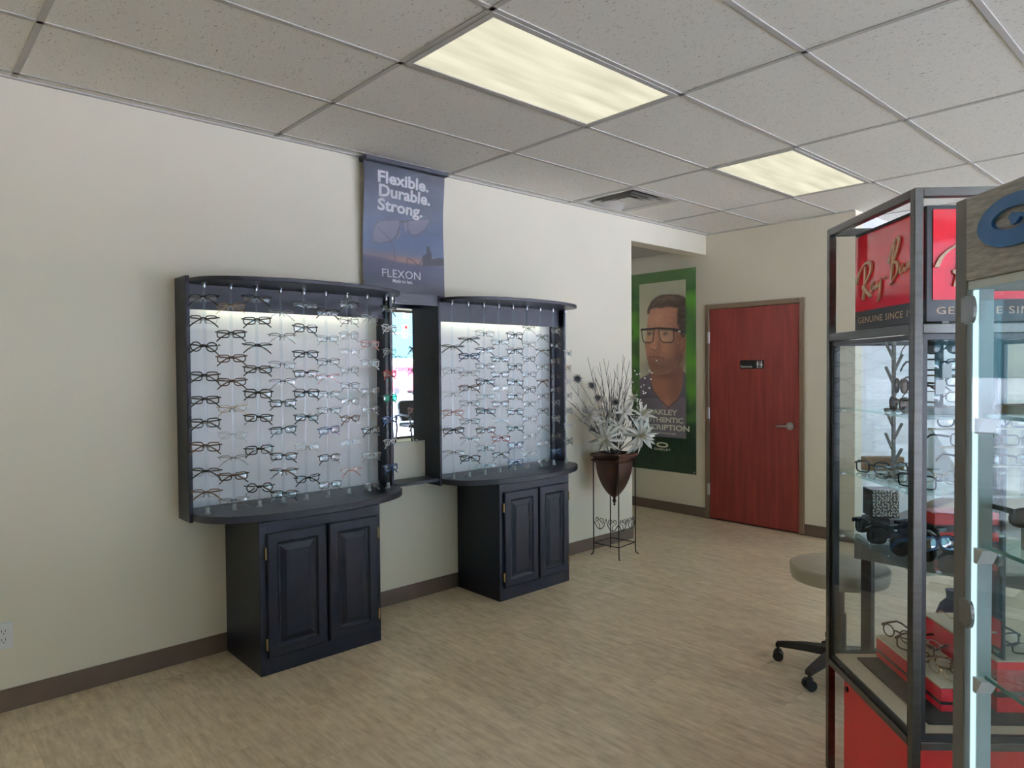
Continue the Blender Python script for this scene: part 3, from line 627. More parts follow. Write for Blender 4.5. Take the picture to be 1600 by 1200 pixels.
# ================================================================== WALL DISPLAYS
def ellipse(d, y0=.615, hw_=.615, x0=.165, n=40):
    q = [(0.0, .02), (x0, .02)]
    for k in range(n+1):
        a = math.pi*(1-k/n); q.append((x0+(d-x0)*math.sin(a)**.8 if 0 < k < n else x0, y0+hw_*math.cos(a)*.985+.004))
    q.append((0.0, q[-1][1])); return q
D1, D2 = 1.16, 2.735
TUBE = emis('warm_green_tube', (1.0, .99, .66), 11.0)
def display(y0, label, rods, side):
    t = thing('eyewear_display', label, 'display', (0, y0, 0), 0, 'curved wall displays of eyeglasses')
    MB().box(.0, 0, .765, .17, .02, 2.02, b=.002).build('side_board', DARK, t)
    MB().box(.0, 1.2, .812, .17, 1.22, 1.984, b=.002).build('side_board', DARK, t)
    box('back_panel', PANEL, t, .002, .02, .812, .014, 1.2, 1.984)
    box('valance', DARKH, t, .10, .02, 1.855, .12, 1.2, 1.984)
    e = ellipse(.50)
    for nm, z0, z1 in (('counter_shelf', .775, .812), ('top_board', 1.984, 2.006)):
        g = MB(); c = .003; n = len(e); ctr = (.2, .615)
        ins = [(x+(ctr[0]-x)*.010, y+(ctr[1]-y)*.006) for x, y in e]
        vs = [(x, y, z0) for x, y in ins]+[(x, y, z0+c) for x, y in e]+[(x, y, z1-c) for x, y in e]+[(x, y, z1) for x, y in ins]
        fs = [tuple(range(n-1, -1, -1)), tuple(range(3*n, 4*n))]+[(j*n+i, j*n+(i+1) % n, (j+1)*n+(i+1) % n, (j+1)*n+i) for j in range(3) for i in range(n)]
        g.add(vs, fs); g.build(nm, DARKH, t, smooth=True)
    MB().tube([(.055, .12, 1.92), (.055, 1.10, 1.92)], .013, 10).build('light_tube', TUBE, t)
    box('light_housing', WHITEP, t, .03, .10, 1.935, .08, 1.12, 1.955)
    for i, (yr, items) in enumerate(rods):
        ly = yr-y0
        g = MB().tube([(.23, ly, .814), (.23, ly, 1.982)], .0075, 12).build('rod', ACRY, t, smooth=True)
        MB().lathe([(.016, 0), (.016, .005), (.011, .008), (.010, .03), (.0085, .034)], (.23, ly, .812), 16).build('foot', ACRYB, g, smooth=True)
        MB().lathe([(.0085, 0), (.0095, .003), (.0095, .020), (.013, .023), (.013, .028)], (.23, ly, 1.956), 16).build('socket', CHROME, g, smooth=True)
        fan = R(-30+50*i/8)
        for k, (py, col, sty) in enumerate(items):
            p = (.23+.027*math.cos(fan), yr+.027*math.sin(fan))
            z = zat(py, *p)
            w_ = WORD.get(col, col); s_ = {'browline': 'browline', 'halfrim': 'half-rim', 'square': 'square', 'round': 'round', 'rect': 'rectangular', 'oval': 'oval', 'cat': 'upswept'}[sty]
            lab = '%s %s eyeglasses, %s from top on %s rod of %s wall display' % (w_, s_, ORD[k], ORD[i], side)
            rz = fan+random.uniform(-.10, .10)
            gl = glasses(lab, sty, col, (p[0], p[1], z), rz, 'eyeglasses on the %s wall display' % side, pitch=random.uniform(-.10, .04), folded=True); gl.scale = (1, 1.08, 1.08)
            gl.rotation_euler.x = random.uniform(-.05, .05)
            if k < 2 or random.random() < .22:                      # clear bridge rest that carries the pair
                zz = z+.004; c_, s2 = math.cos(fan), math.sin(fan)
                tr = lambda x, y, z_: (.23+x*c_-y*s2, ly+x*s2+y*c_, zz+z_)
                m2 = MB(); m2.tube([tr(.028, -.014, -.024), tr(.030, -.004, -.002), tr(.030, .004, -.002), tr(.028, .014, -.024)], .004, 6)
                m2.tube([tr(.006, 0, -.004), tr(.029, 0, -.004)], .003, 6); m2.build('bridge_rest', ACRYB, g)
    return t
b, d, br, go, gr, cl, to, bl, pk, rd, gn = 'black', 'dark', 'brown', 'gold', 'grey', 'clear', 'tortoise', 'blue', 'pink', 'red', 'green'
R_, H_, O_, V_, S_, Q_, K_ = 'rect', 'halfrim', 'round', 'oval', 'browline', 'square', 'cat'
G1 = [[(466, b, H_), (499.5, b, S_), (542, b, O_), (588, b, Q_), (625, b, R_), (661, b, Q_), (698, br, Q_), (738, b, S_), (771, to, S_)],
      [(479, go, V_), (522, b, R_), (560, br, R_), (597, br, K_), (638, go, V_), (680, cl, V_), (717, gr, H_), (744, br, R_), (783, gr, R_)],
      [(467, b, H_), (501, b, R_), (541, b, H_), (577, b, R_), (615, b, Q_), (653, b, R_), (703, b, Q_), (762, b, O_)],
      [(489, gr, H_), (526, d, H_), (570, gr, R_), (597, d, H_), (630, b, R_), (672, b, R_), (713, b, R_), (737, br, H_), (772, b, R_)],
      [(476, d, R_), (513, b, Q_), (553, b, R_), (584, b, R_), (614, b, Q_), (652, b, R_), (698, cl, R_), (748, b, K_)],
      [(488, b, S_), (529, gr, R_), (565, d, R_), (589, pk, H_), (616, d, H_), (641, d, R_), (672, bl, R_), (715, b, R_), (757, d, R_)],
      [(476, b, H_), (501, d, R_), (524, cl, Q_), (549, cl, R_), (578, gr, R_), (602, d, R_), (627, gr, R_), (654, br, V_), (690, cl, R_), (736, pk, H_)],
      [(497, cl, R_), (537, pk, R_), (567, cl, Q_), (610, gr, R_), (640, gr, R_), (672, b, R_), (711, gr, R_), (757, gr, R_)],
      [(483, b, H_), (513, cl, Q_), (549, gr, V_), (584, rd, R_), (622, gn, Q_), (655, bl, R_), (690, cl, K_), (730, bl, R_)]]
G2 = [[(543, b, H_), (579, gr, R_), (615, cl, R_), (645, pk, R_), (673, b, R_), (708, gr, H_)],
      [(531, b, H_), (556.5, bl, R_), (583, gr, R_), (606, br, R_), (630, d, R_), (658, d, R_), (687, d, H_), (716, b, R_)],
      [(521, gr, R_), (547.5, b, S_), (572, d, R_), (596, b, R_), (619, gr, R_), (642, b, R_), (672, br, R_), (700, d, R_), (728, gr, R_)],
      [(534, d, R_), (561, b, R_), (585, b, R_), (607, cl, Q_), (631, b, R_), (657, cl, R_), (685, rd, R_), (711, b, R_)],
      [(524, d, Q_), (548, b, R_), (573, b, Q_), (597, b, Q_), (619, b, Q_), (643, b, Q_), (669, b, K_), (696, bl, Q_), (723, bl, Q_)],
      [(513, d, H_), (538, gr, R_), (561, d, R_), (585, d, R_), (609, gr, Q_), (631, d, R_), (654, d, R_), (682, gr, R_), (708, gr, R_)],
      [(527, d, H_), (549, br, H_), (573, d, R_), (597, br, H_), (619, gr, R_), (642, d, R_), (668, gr, H_), (692, gr, R_), (720, gr, R_)],
      [(516.5, gr, R_), (539, b, R_), (564, b, Q_), (588, d, R_), (609, b, R_), (629, gr, R_), (654, gr, Q_), (681, b, R_), (705, bl, R_)],
      [(551, cl, O_), (574, go, R_), (596, cl, R_), (618, gr, R_), (641, gr, R_), (664, cl, R_), (689, gr, Q_)]]
display(D1, 'black curved wall display of eyeglasses nearest the camera, left of the mirror', [(1.23+.1335*i, G1[i]) for i in range(9)], 'left')
display(D2, 'black curved wall display of eyeglasses between the mirror and the potted flowers', [(2.80+.136*i, G2[i]) for i in range(9)], 'right')
# mirror bay between the displays
t = thing('mirror_bay', 'wall mirror with dark shelf and header between the two eyeglass displays', 'mirror', (0, D1+1.24, 0))
LB = D2-(D1+1.24)-.002
box('mirror', SILVER, t, .012, .001, 1.06, .018, LB, 1.965)
box('backing', mat('mirror_edge', (.2, .4, .4), .3), t, .004, .002, 1.057, .0118, LB-.001, 1.964)
box('shelf', DARKH, t, .003, .0, .795, .165, LB, .815, b=.002)
box('header', DARKH, t, .15, .0, 1.95, .168, LB, 2.018); box('top', DARKH, t, .003, 0, 2.0, .15, LB, 2.018)
box('light_tube', emis('cool_tube', (.8, .95, 1.0), 3.5), t, .06, .02, 1.985, .10, LB-.08, 1.998)
g = MB(); g.box(.018, LB-.085, 1.05, .026, LB-.070, 1.07, b=.002); g.build('clip', ACRYB, t)

# cabinets
def rings(prof, y0, z0, y1, z1, cap=True):
    g = MB(); vs = []; fs = []
    for ins, dx in prof: vs += [(dx, y0+ins, z0+ins), (dx, y1-ins, z0+ins), (dx, y1-ins, z1-ins), (dx, y0+ins, z1-ins)]
    for i in range(len(prof)-1): fs += [(i*4+k, i*4+(k+1) % 4, (i+1)*4+(k+1) % 4, (i+1)*4+k) for k in range(4)]
    if cap: q = len(prof)*4-4; fs.append((q, q+1, q+2, q+3))
    return g.add(vs, fs)
def cabinet(y0, y1, dx, label, doors):
    t = thing('base_cabinet', label, 'cabinet', (0.0095, y0, 0), 0, 'black base cabinets under the displays')
    L = y1-y0
    g = MB(); g.box(0, 0, .0, dx-.02, L, .774); g.build('body', DARK, t)
    g = MB(); g.box(dx-.02, -.001, 0, dx, .038, .774, b=.001); g.box(dx-.02, L-.038, 0, dx, L+.001, .774, b=.001); g.box(dx-.02, .038, 0, dx-.0005, L-.038, .10); g.box(dx-.02, .038, .69, dx-.0005, L-.038, .774); g.box(dx-.02, .038, .10, dx-.006, L-.038, .69); g.build('face_frame', DARK, t)
    for k, (a, c) in enumerate(doors):
        a -= y0; c -= y0
        dd = rings([(0, dx), (0, dx+.013), (.006, dx+.018), (.050, dx+.018), (.054, dx+.014), (.060, dx+.010)], a, .085, c, .718, cap=False).build('door', DARK, t)
        rings([(.060, dx+.010), (.066, dx+.009), (.070, dx+.009), (.096, dx+.0185), (.098, dx+.0195)], a, .085, c, .718).build('raised_panel', DARK, dd)
        ye = a-.006 if k == 0 else c+.006
        for z in (.62, .16):
            h = MB(); h.box(dx-.002, ye-.005, z-.028, dx+.014, ye+.005, z+.028, b=.001); h.tube([(dx+.015, ye, z-.03), (dx+.015, ye, z+.03)], .004, 8); h.build('hinge', BRASS, dd)
    return t
cabinet(1.395, 2.088, .458, 'black two-door base cabinet under the nearer eyeglass display', [(1.428, 1.752), (1.766, 2.064)])
cabinet(3.003, 3.668, .448, 'black two-door base cabinet under the display beside the potted flowers', [(3.035, 3.345), (3.356, 3.648)])

# ================================================================== PLANT STAND AND FLOWERS
PX, PYY = .24, 4.453; PR = R(5.3)
IRON = mat('dark_wrought_iron', (.02, .017, .015), .5, .6)
t = thing('plant_stand', 'tall thin black wrought iron plant stand with scrolls', 'stand', (PX, PYY, 0), PR)
hs = .122
for sx_, sy_ in ((-1, -1), (1, -1), (1, 1), (-1, 1)):
    MB().tube([(sx_*hs, sy_*hs, .772), (sx_*hs, sy_*hs, .05), (sx_*(hs+.004), sy_*(hs+.004), .015), (sx_*(hs+.018), sy_*(hs+.018), .004)], .0048, 6).build('leg', IRON, t, smooth=True)
for z in (.10, .768):
    for a, b_ in (((-hs, -hs), (hs, -hs)), ((hs, -hs), (hs, hs)), ((hs, hs), (-hs, hs)), ((-hs, hs), (-hs, -hs))):
        MB().tube([(*a, z), (*b_, z)], .0042, 6).build('ring_bar', IRON, t)
def scroll(c0, s, r0, turns, a0, n=14): return [(c0[0]+(r0*(1-k/n*.75))*math.cos(a0+s*turns*2*math.pi*k/n), c0[1]+(r0*(1-k/n*.75))*math.sin(a0+s*turns*2*math.pi*k/n)) for k in range(n+1)]
for ang in range(2):
    g = MB(); ca, sa = math.cos(ang*math.pi/2), math.sin(ang*math.pi/2)
    T = lambda q: [(ca*u-sa*(-hs), sa*u+ca*(-hs), z) for u, z in q]
    g.tube(T([(-hs, .285), (-.105, .262), (-.085, .232), (-.06, .222), (-.035, .235), (-.02, .255), (0, .315), (.02, .255), (.035, .235), (.06, .222), (.085, .232), (.105, .262), (hs, .285)]), .0035, 5)
    for sg in (-1, 1):
        for cu, cz, r0, tn, a0 in ((.045, .295, .026, 1.2, -1.57), (.082, .300, .022, 1.1, -1.57)):
            g.tube(T([(sg*(cu+(p_[0]-cu)), p_[1]) for p_ in scroll((cu, cz), 1 if cu > .06 else -1, r0, tn, a0)]), .003, 5)
        g.tube(T([(sg*.06, .222), (sg*.062, .25), (sg*.07, .275)]), .003, 5)
    g.build('scrollwork', IRON, t, smooth=True)
URN = mat('burnished_bronze_pot', (.042, .016, .009), .40, .25, vary=.7, scale=7, bump=.15, bscale=22)
t = thing('flower_urn', 'square tapering reddish bronze urn hung in the iron stand', 'planter', (PX, PYY, 0), PR)
def sq(prof, n=4, k=6):
    g = MB(); vs = []; m_ = 4*k
    for r, z in prof:
        for s in range(4):
            for q in range(k):
                a = -1+2*q/k; bul = 1+.10*(1-a*a)
                p_ = [(a, -bul), (bul, a), (-a, bul), (-bul, -a)][s]; vs.append((p_[0]*r, p_[1]*r, z))
    N = len(prof); fs = [(i*m_+j_, i*m_+(j_+1) % m_, (i+1)*m_+(j_+1) % m_, (i+1)*m_+j_) for i in range(N-1) for j_ in range(m_)]
    fs += [tuple(range(m_-1, -1, -1))]
    return g.add(vs, fs)
prof = [(.006, .47)]+[(.108*math.sin(min(1, (z-.47)/.30)*math.pi/2)**.62, z) for z in np.linspace(.475, .765, 12)]
sq(prof).build('body', URN, t, smooth=True)
sq([(.108, .765), (.132, .775), (.136, .788), (.124, .796), (.122, .806), (.138, .815), (.142, .832), (.132, .842), (.115, .842), (.112, .80), (.02, .79)]).build('rim', URN, t, smooth=True)
MB().lathe([(.004, .405), (.010, .415), (.006, .425), (.015, .44), (.016, .452), (.009, .462), (.014, .475), (.012, .486)], n=14).build('finial', URN, t, smooth=True)

CENTER = np.array([PX, PYY, 1.0]); PD = (CENTER-CAM)@fw
def pp(px, py, dd=0.0): return Vector(at_depth(px, py, PD+dd))
STEMM = mat('dry_brown_stem', (.05, .038, .03), .8, vary=.2)
TWIG = mat('grey_twig', (.085, .07, .065), .8, vary=.2)
PET = mat('white_silk_petal', (.66, .65, .61), .7, vary=.12, scale=30, rand=.08)
PETI = mat('cream_petal', (.62, .58, .46), .7, vary=.12, scale=30, rand=.08)
THI = mat('dark_thistle', (.075, .075, .085), .8, vary=.3, scale=40)
def petal_mesh(name, material, L, W, droop, cup=.25):
    g = MB(); n = 6; vs = []
    for i in range(n+1):
        s = i/n; wd = W*math.sin(math.pi*min(1, s*.9+.07))**.8*(1-.15*s) if i < n else .0008
        x = L*s; z = -droop*L*s*s
        vs += [(x, -wd, z+cup*wd), (x, 0, z), (x, wd, z+cup*wd)]
    fs = []
    for i in range(n): fs += [(i*3, i*3+1, i*3+4, i*3+3), (i*3+1, i*3+2, i*3+5, i*3+4)]
    m_ = len(vs); vs += [(x, y, z-.0012) for x, y, z in vs]; fs += [tuple(m_+k for k in reversed(q)) for q in fs]
    g.add(vs, fs); me = g.mesh(name, True); me.materials.append(material); return me
PM = [petal_mesh('petal', PET, 1, .125, .25, .5), petal_mesh('petal', PET, 1, .10, .75, .4), petal_mesh('petal', PETI, 1, .13, -.35, .6), petal_mesh('petal', PET, 1, .06, 1.1, .2)]
MOUTH = Vector((PX, PYY, .80))
def stem(parent, a, b_, sag=.06, r=.003, material=STEMM, name='stem'):
    a, b_ = Vector(a), Vector(b_); mid = (a+b_)/2+Vector((random.uniform(-.02, .02), random.uniform(-.02, .02), sag))
    pts = [a*(1-s)**2+mid*2*s*(1-s)+b_*s*s for s in (0, .2, .4, .6, .8, 1)]
    o = Vector(parent.location)
    return MB().tube([p_-o for p_ in pts], [r, r, r*.9, r*.8, r*.7, r*.6], 5).build(name, material, parent), pts
def root_at(): return MOUTH+Vector((random.uniform(-.05, .05), random.uniform(-.05, .05), 0))
view = Vector((CX-PX, -PYY, .5)).normalized()
def flower(label, c, axis, rad, n, openness):
    t = thing('white_flower', label, 'flower', tuple(MOUTH), 0, 'white flowers in the urn')
    stem(t, root_at(), c, .03, .004)
    ax = Vector(axis).normalized(); q = ax.to_track_quat('Z', 'Y'); o = Vector(c)-MOUTH
    MB().lathe([(.004, -.012), (.012, 0), (.014, .012), (.008, .02)], n=10).build('flower_head', PETI, t, loc=o)
    for k in range(n):
        lay = k % 3; a = 2*math.pi*k/n+random.uniform(-.15, .15)
        tilt = [R(66), R(38), R(2)][lay]*openness+random.uniform(-.28, .28)
        L = rad*[.62, .85, 1.0][lay]*random.uniform(.65, 1.15)
        me = PM[[2, 0, 1][lay]] if random.random() < .75 else PM[random.choice((1, 3))]
        m_ = q.to_matrix() @ Matrix.Rotation(a, 3, 'Z') @ Matrix.Rotation(-tilt, 3, 'Y')
        ob = link('petal', me, t, o); ob.rotation_euler = m_.to_euler(); ob.scale = (L, L*random.uniform(.9, 1.25), L)
    return t
flower('large white spiky flower drooping over the front left rim of the urn', pp(946, 686, -.12), view+Vector((-.3, -.1, -.05)), .165, 39, 1.0)
flower('large white spiky flower over the right rim in front of the green poster', pp(1000, 680, -.06), Vector((.5, .1, .05))+view*.6, .165, 39, 1.0)
flower('white flower opening upwards just above the large front left bloom', pp(946, 652, -.02), Vector((-.1, 0, .6))+view*.9, .135, 27, .95)
flower('small creamy flower leaning out left towards the eyeglass display', pp(922, 650, -.08), Vector((-.1, -.8, .3))+view*.6, .115, 24, 1.0)
flower('pointed white flower rising at the right edge of the bouquet', pp(1003, 650, -.02), Vector((.3, .2, .7))+view*.7, .13, 24, 1.0)
flower('half hidden whitish flower in the middle of the bouquet', pp(975, 645, -.05), Vector((.1, .1, .5))+view*.9, .115, 24, 1.0)
flower('small whitish flower deep in the bouquet behind the front bloom', pp(966, 668, -.08), Vector((.1, .0, .5))+view*.9, .10, 21, 1.0)
flower('small grey white flower high right of the central twigs', pp(988, 622, .05), Vector((.3, .2, .6))+view*.6, .075, 15, 1.1)
spike = MB()
for k in range(46):
    zz = 1-2*(k+.5)/46; a = k*2.399; rr_ = math.sqrt(1-zz*zz); dv = Vector((rr_*math.cos(a), rr_*math.sin(a), zz)); s1 = dv.orthogonal().normalized()*.10; s2_ = dv.cross(s1)
    spike.add([dv*.25+s1, dv*.25-s1*.5+s2_*.87, dv*.25-s1*.5-s2_*.87, dv*random.uniform(.8, 1.1)], [(0, 1, 3), (1, 2, 3), (2, 0, 3)])
spm = spike.mesh('thistle_head'); spm.materials.append(THI)
for label, px, py, r, dd in (('dark spiky thistle head furthest left in the bouquet', 902, 592, .05, -.10), ('dark spiky thistle head just right of the leftmost thistle', 924, 602, .046, .02), ('dull thistle head low in the middle of the bouquet', 934, 622, .045, .03), ('grey thistle head near the middle right above the white blooms', 985, 652, .05, -.02), ('small dark thistle head behind the central white flower', 962, 628, .04, .05), ('low dark thistle head left of the large front bloom', 925, 672, .04, .02)):
    t = thing('thistle', label, 'dried flower', tuple(MOUTH), 0, 'dark thistles in the urn'); c = pp(px, py, dd); stem(t, root_at(), c, .05, .0028)
    ob = link('thistle_head', spm, t, c-MOUTH); ob.scale = (r, r, r); ob.rotation_euler = (random.random()*3, random.random()*3, 0)
tw = [(918, 558, -.08), (943, 560, .05), (937, 566, -.05), (965, 568, 0), (976, 558, .06), (984, 564, -.05), (890, 600, -.17), (885, 624, -.20), (930, 590, .08), (955, 592, -.06), (960, 580, .08), (987, 590, .1), (924, 585, -.06), (950, 585, .1), (970, 600, -.1), (893, 630, -.15), (941, 600, .14), (981, 612, .12), (910, 640, -.08), (947, 620, -.08), (958, 612, .1), (968, 625, -.05), (974, 588, 0), (980, 580, .02), (903, 655, -.10), (933, 640, -.1), (953, 640, .02), (972, 640, .06)]
tw.sort()
for k, (px, py, dd) in enumerate(tw):
    where = ('%s from left' % ORD[k]) if k < 11 else (('%s right of centre' % ORD[k-17]) if k >= 17 else ('%s near the centre' % ORD[k-11]))
    t = thing('dry_twig', 'bare grey twig in the bouquet, %s among the twigs' % where, 'twig', tuple(MOUTH), 0, 'bare twigs in the bouquet')
    ob, pts = stem(t, root_at(), pp(px, py, dd), .08, .0030, TWIG)
    for q in range(5):
        s = pts[2+q % 3]; L = random.uniform(.05, .13); dv = (pts[5]-pts[2]).normalized()+Vector((random.uniform(-.25 if px < 925 else -.6, .6), random.uniform(-.6, .6), random.uniform(-.1, .4)))
        MB().tube([s-MOUTH, s-MOUTH+dv*L*.5, s-MOUTH+dv*L+Vector((0, 0, .01))], [.0020, .0016, .0010], 4).build('branch', TWIG, t)
BER = mat('white_berry', (.75, .73, .70), .6)
bm_ = MB().lathe([(.002, -1), (.7, -.7), (1, 0), (.7, .7), (.002, 1)], n=8).mesh('berry', True); bm_.materials.append(BER)
for label, px, py in (('white berried twig reaching furthest right over the poster', 1013, 588), ('white berried twig beside the green leaf', 992, 598), ('short white berried twig at right above the right bloom', 1004, 622)):
    t = thing('berry_twig', label, 'twig', tuple(MOUTH), 0, 'white berried twigs in the urn'); ob, pts = stem(t, root_at(), pp(px, py, random.uniform(-.03, .06)), .03, .0025, TWIG)
    for k in range(12):
        s = pts[3+k % 3]+(pts[5]-pts[4])*random.random()+Vector((random.uniform(-.03, .03), random.uniform(-.03, .03), random.uniform(-.03, .03)))
        ob = link('berry', bm_, t, s-MOUTH); ob.scale = (.0075,)*3
t = thing('green_leaf', 'single dark green leaf upright among the white berries', 'leaf', tuple(MOUTH)); c = pp(990, 632, 0); stem(t, root_at(), c, .03, .0025)
lf = petal_mesh('blade', mat('olive_leaf', (.07, .10, .035), .5), 1, .26, .05); ob = link('blade', lf, t, c-MOUTH); ob.scale = (.13,)*3; ob.rotation_euler = (0, R(-75), R(40))

# ================================================================== SHOWCASES
PO = (3.165, 2.237)                                   # near corner of the red and gunmetal tower
def loc1(x, y, z): c = .70710678; return (PO[0]+c*x-c*y, PO[1]+c*x+c*y, z)
t = thing('glass_tower', 'gunmetal framed glass eyewear tower with red signs and red base', 'showcase', (PO[0], PO[1], 0), R(45))
W1, U1, PT = .62, .593, .026
for x, y in ((0, 0), (W1, 0), (0, U1), (W1, U1)):
    box('post', GUN, t, x-PT/2, y-PT/2, 0, x+PT/2, y+PT/2, 2.05, b=.002)
h = PT/2
for z0, z1 in ((2.024, 2.05), (1.630, 1.658), (.408, .432)):
    for a in ((h, -h, W1-h, h), (h, U1-h, W1-h, U1+h), (-h, h, h, U1-h), (W1-h, h, W1+h, U1-h)):
        box('rail', GUN, t, a[0], a[1], z0, a[2], a[3], z1, b=.0015)
def gframe(nm, horizontal, pos, a0, a1):
    g = MB(); th_ = .016
    for (p0, q0, p1, q1) in ((a0, .434, a0+th_, 1.628), (a1-th_, .434, a1, 1.628), (a0+th_, .434, a1-th_, .45), (a0+th_, 1.612, a1-th_, 1.628)):
        if horizontal: g.box(p0, pos, q0, p1, pos+.012, q1)
        else: g.box(pos, p0, q0, pos+.012, p1, q1)
    f_ = g.build('door_frame', BLACK, t)
    if horizontal: box('pane', PANE, f_, a0+th_, pos+.003, .45, a1-th_, pos+.007, 1.612)
    else: box('pane', PANE, f_, pos+.003, a0+th_, .45, pos+.007, a1-th_, 1.612)
gframe('front', True, -.006, h, W1-h); gframe('back', True, U1-.006, h, W1-h); gframe('left', False, -.006, h, U1-h); gframe('right', False, W1-.006, h, U1-h)
for z in (1.385, 1.153, .922):
    s_ = box('glass_shelf', SHELFG, t, .02, .02, z-.008, W1-.02, U1-.02, z, b=.001)
    for x, y in ((.016, .05), (.016, U1-.05), (W1-.03, .05), (W1-.03, U1-.05)): MB().box(x-.004, y-.008, z-.018, x+.014, y+.008, z-.0085, b=.002).build('shelf_pin', STEEL, s_)
box('floor_board', CREAM, t, -.004, -.004, .4325, W1+.004, U1+.004, .4475)
box('base_box', RED, t, .014, .014, .004, W1-.014, U1-.085, .405, b=.002)
MB().tube([loc1(0, 0, 0)], .01, 4) if False else None
g = MB().tube([(.014, U1-.115, .36), (.008, U1-.115, .36)], .010, 12).build('lock', BLACK, t)
SGN = .06
sg_ = box('sign_box', BLACK, t, SGN, SGN, 1.666, W1-SGN, U1-SGN, 2.015, b=.002)
GOLDP = mat('pale_gold_lettering', (.72, .52, .36), .4, vary=.02)
def ribbon(pts, wd, thick=.0, n=3):                 # calligraphic stroke: broad pen held at an angle
    P_ = []
    for i in range(len(pts)-1):
        p0 = np.array(pts[max(i-1, 0)]); p1 = np.array(pts[i]); p2 = np.array(pts[i+1]); p3 = np.array(pts[min(i+2, len(pts)-1)])
        for k in range(n):
            s = k/n; P_.append(.5*((2*p1)+(-p0+p2)*s+(2*p0-5*p1+4*p2-p3)*s*s+(-p0+3*p1-3*p2+p3)*s**3))
    P_.append(np.array(pts[-1])); L_, R2 = [], []
    for i, q in enumerate(P_):
        d_ = P_[min(i+1, len(P_)-1)]-P_[max(i-1, 0)]; d_ /= max(np.linalg.norm(d_), 1e-6); nrm = np.array([-d_[1], d_[0]])
        pen = np.array([math.cos(R(40)), math.sin(R(40))]); hw_ = wd*(.35+.65*abs(nrm@pen)); L_.append(q+nrm*hw_/2); R2.append(q-nrm*hw_/2)
    return L_, R2
# script logotype in a 10 x 6 box, tilted up to the right
SCRIPT = [([(-.1, 2.6), (.3, 3.7), (1.2, 4.6), (2.2, 4.6), (2.6, 3.9), (2.2, 2.9), (1.4, 2.2), (1.0, 2.0)], .42), ([(1.55, 4.3), (1.45, 2.6), (1.15, .4)], .36), ([(1.1, 2.0), (1.7, 1.3), (2.6, .45)], .46),
          ([(3.2, 1.9), (2.75, 1.7), (2.6, 1.2), (2.9, .95), (3.3, 1.5), (3.35, 1.0), (3.6, 1.05)], .24), ([(3.6, 1.05), (3.75, 1.8), (3.9, 1.1), (4.3, 1.4), (4.4, 1.95)], .24), ([(4.4, 1.95), (4.25, .9), (4.0, -.3), (3.7, -.5)], .24),
          ([(4.85, 1.75), (5.15, 1.75)], .34),
          ([(5.7, 3.2), (6.2, 4.6), (6.9, 5.6), (7.3, 5.2), (6.9, 4.0), (6.3, 3.1)], .36), ([(6.55, 5.0), (6.35, 3.2), (6.05, 1.2)], .34), ([(6.3, 3.1), (7.0, 2.8), (7.0, 1.7), (6.3, 1.0), (5.9, .7)], .36),
          ([(8.1, 2.3), (7.6, 2.1), (7.45, 1.6), (7.75, 1.4), (8.15, 1.9), (8.2, 1.45), (8.45, 1.5)], .24), ([(8.45, 1.5), (8.7, 2.3), (8.75, 1.6), (9.1, 2.35), (9.3, 2.3), (9.35, 1.75), (9.8, 2.0)], .24)]
def script_logo(name, parent, f, material, back=-.004):   # f(u, v, w): logo box -> parent space
    g = MB()
    for pts, wd in SCRIPT:
        pts = [(x, y+x*.16) for x, y in pts]; L_, R2 = ribbon(pts, wd); n_ = len(L_)
        vs = [f(q[0]/10, q[1]/6.6, 0) for q in L_]+[f(q[0]/10, q[1]/6.6, 0) for q in R2]+[f(q[0]/10, q[1]/6.6, 1) for q in L_]+[f(q[0]/10, q[1]/6.6, 1) for q in R2]
        fs = []
        for i in range(n_-1): fs += [(i, i+1, n_+i+1, n_+i), (2*n_+i, 3*n_+i, 3*n_+i+1, 2*n_+i+1), (i, 2*n_+i, 2*n_+i+1, i+1), (n_+i, n_+i+1, 3*n_+i+1, 3*n_+i)]
        g.add(vs, fs)
    return g.build(name, material, parent)
LS = U1-2*SGN; LW = W1-2*SGN
# left face (reads from far to near) and front face
box('red_face', REDG, sg_, SGN-.003, SGN+.012, 1.733, SGN-.0005, U1-SGN-.012, 2.002)
script_logo('logo', sg_, lambda u, v, w_: (SGN-.004-.006*(1-w_), U1-SGN-.035-u*(LS-.07), 1.755+v*.19), GOLDP)
writing('lettering', 'GENUINE SINCE 1937', lambda u, v, w_: (SGN-.0012, U1-SGN-.03-u*(LS-.06), 1.690+v*.022), GOLDP, sg_, bold=.008, spacing=1.1)
box('red_face', REDG, sg_, SGN+.018, SGN-.003, 1.733, W1-SGN-.018, SGN-.0005, 2.002)
script_logo('logo', sg_, lambda u, v, w_: (SGN+.03+u*(LW-.06), SGN-.004-.006*(1-w_), 1.755+v*.19), GOLDP)
writing('lettering', 'GENUINE SINCE 1937', lambda u, v, w_: (SGN+.03+u*(LW-.06), SGN-.0012, 1.690+v*.022), GOLDP, sg_, bold=.008, spacing=1.1)
box('sign_support', GUN, t, SGN+.02, .012, 1.659, SGN+.04, U1-.012, 1.6655); box('sign_support', GUN, t, W1-SGN-.04, .012, 1.659, W1-SGN-.02, U1-.012, 1.6655)
# added glowing bar, no known fixture of the tower; brightens its inside
box('added_glow_bar', emis('tower_fill_glow', (1.0, .97, .9), 2.0), t, .05, U1-.022, 1.634, W1-.05, U1-.014, 1.650)

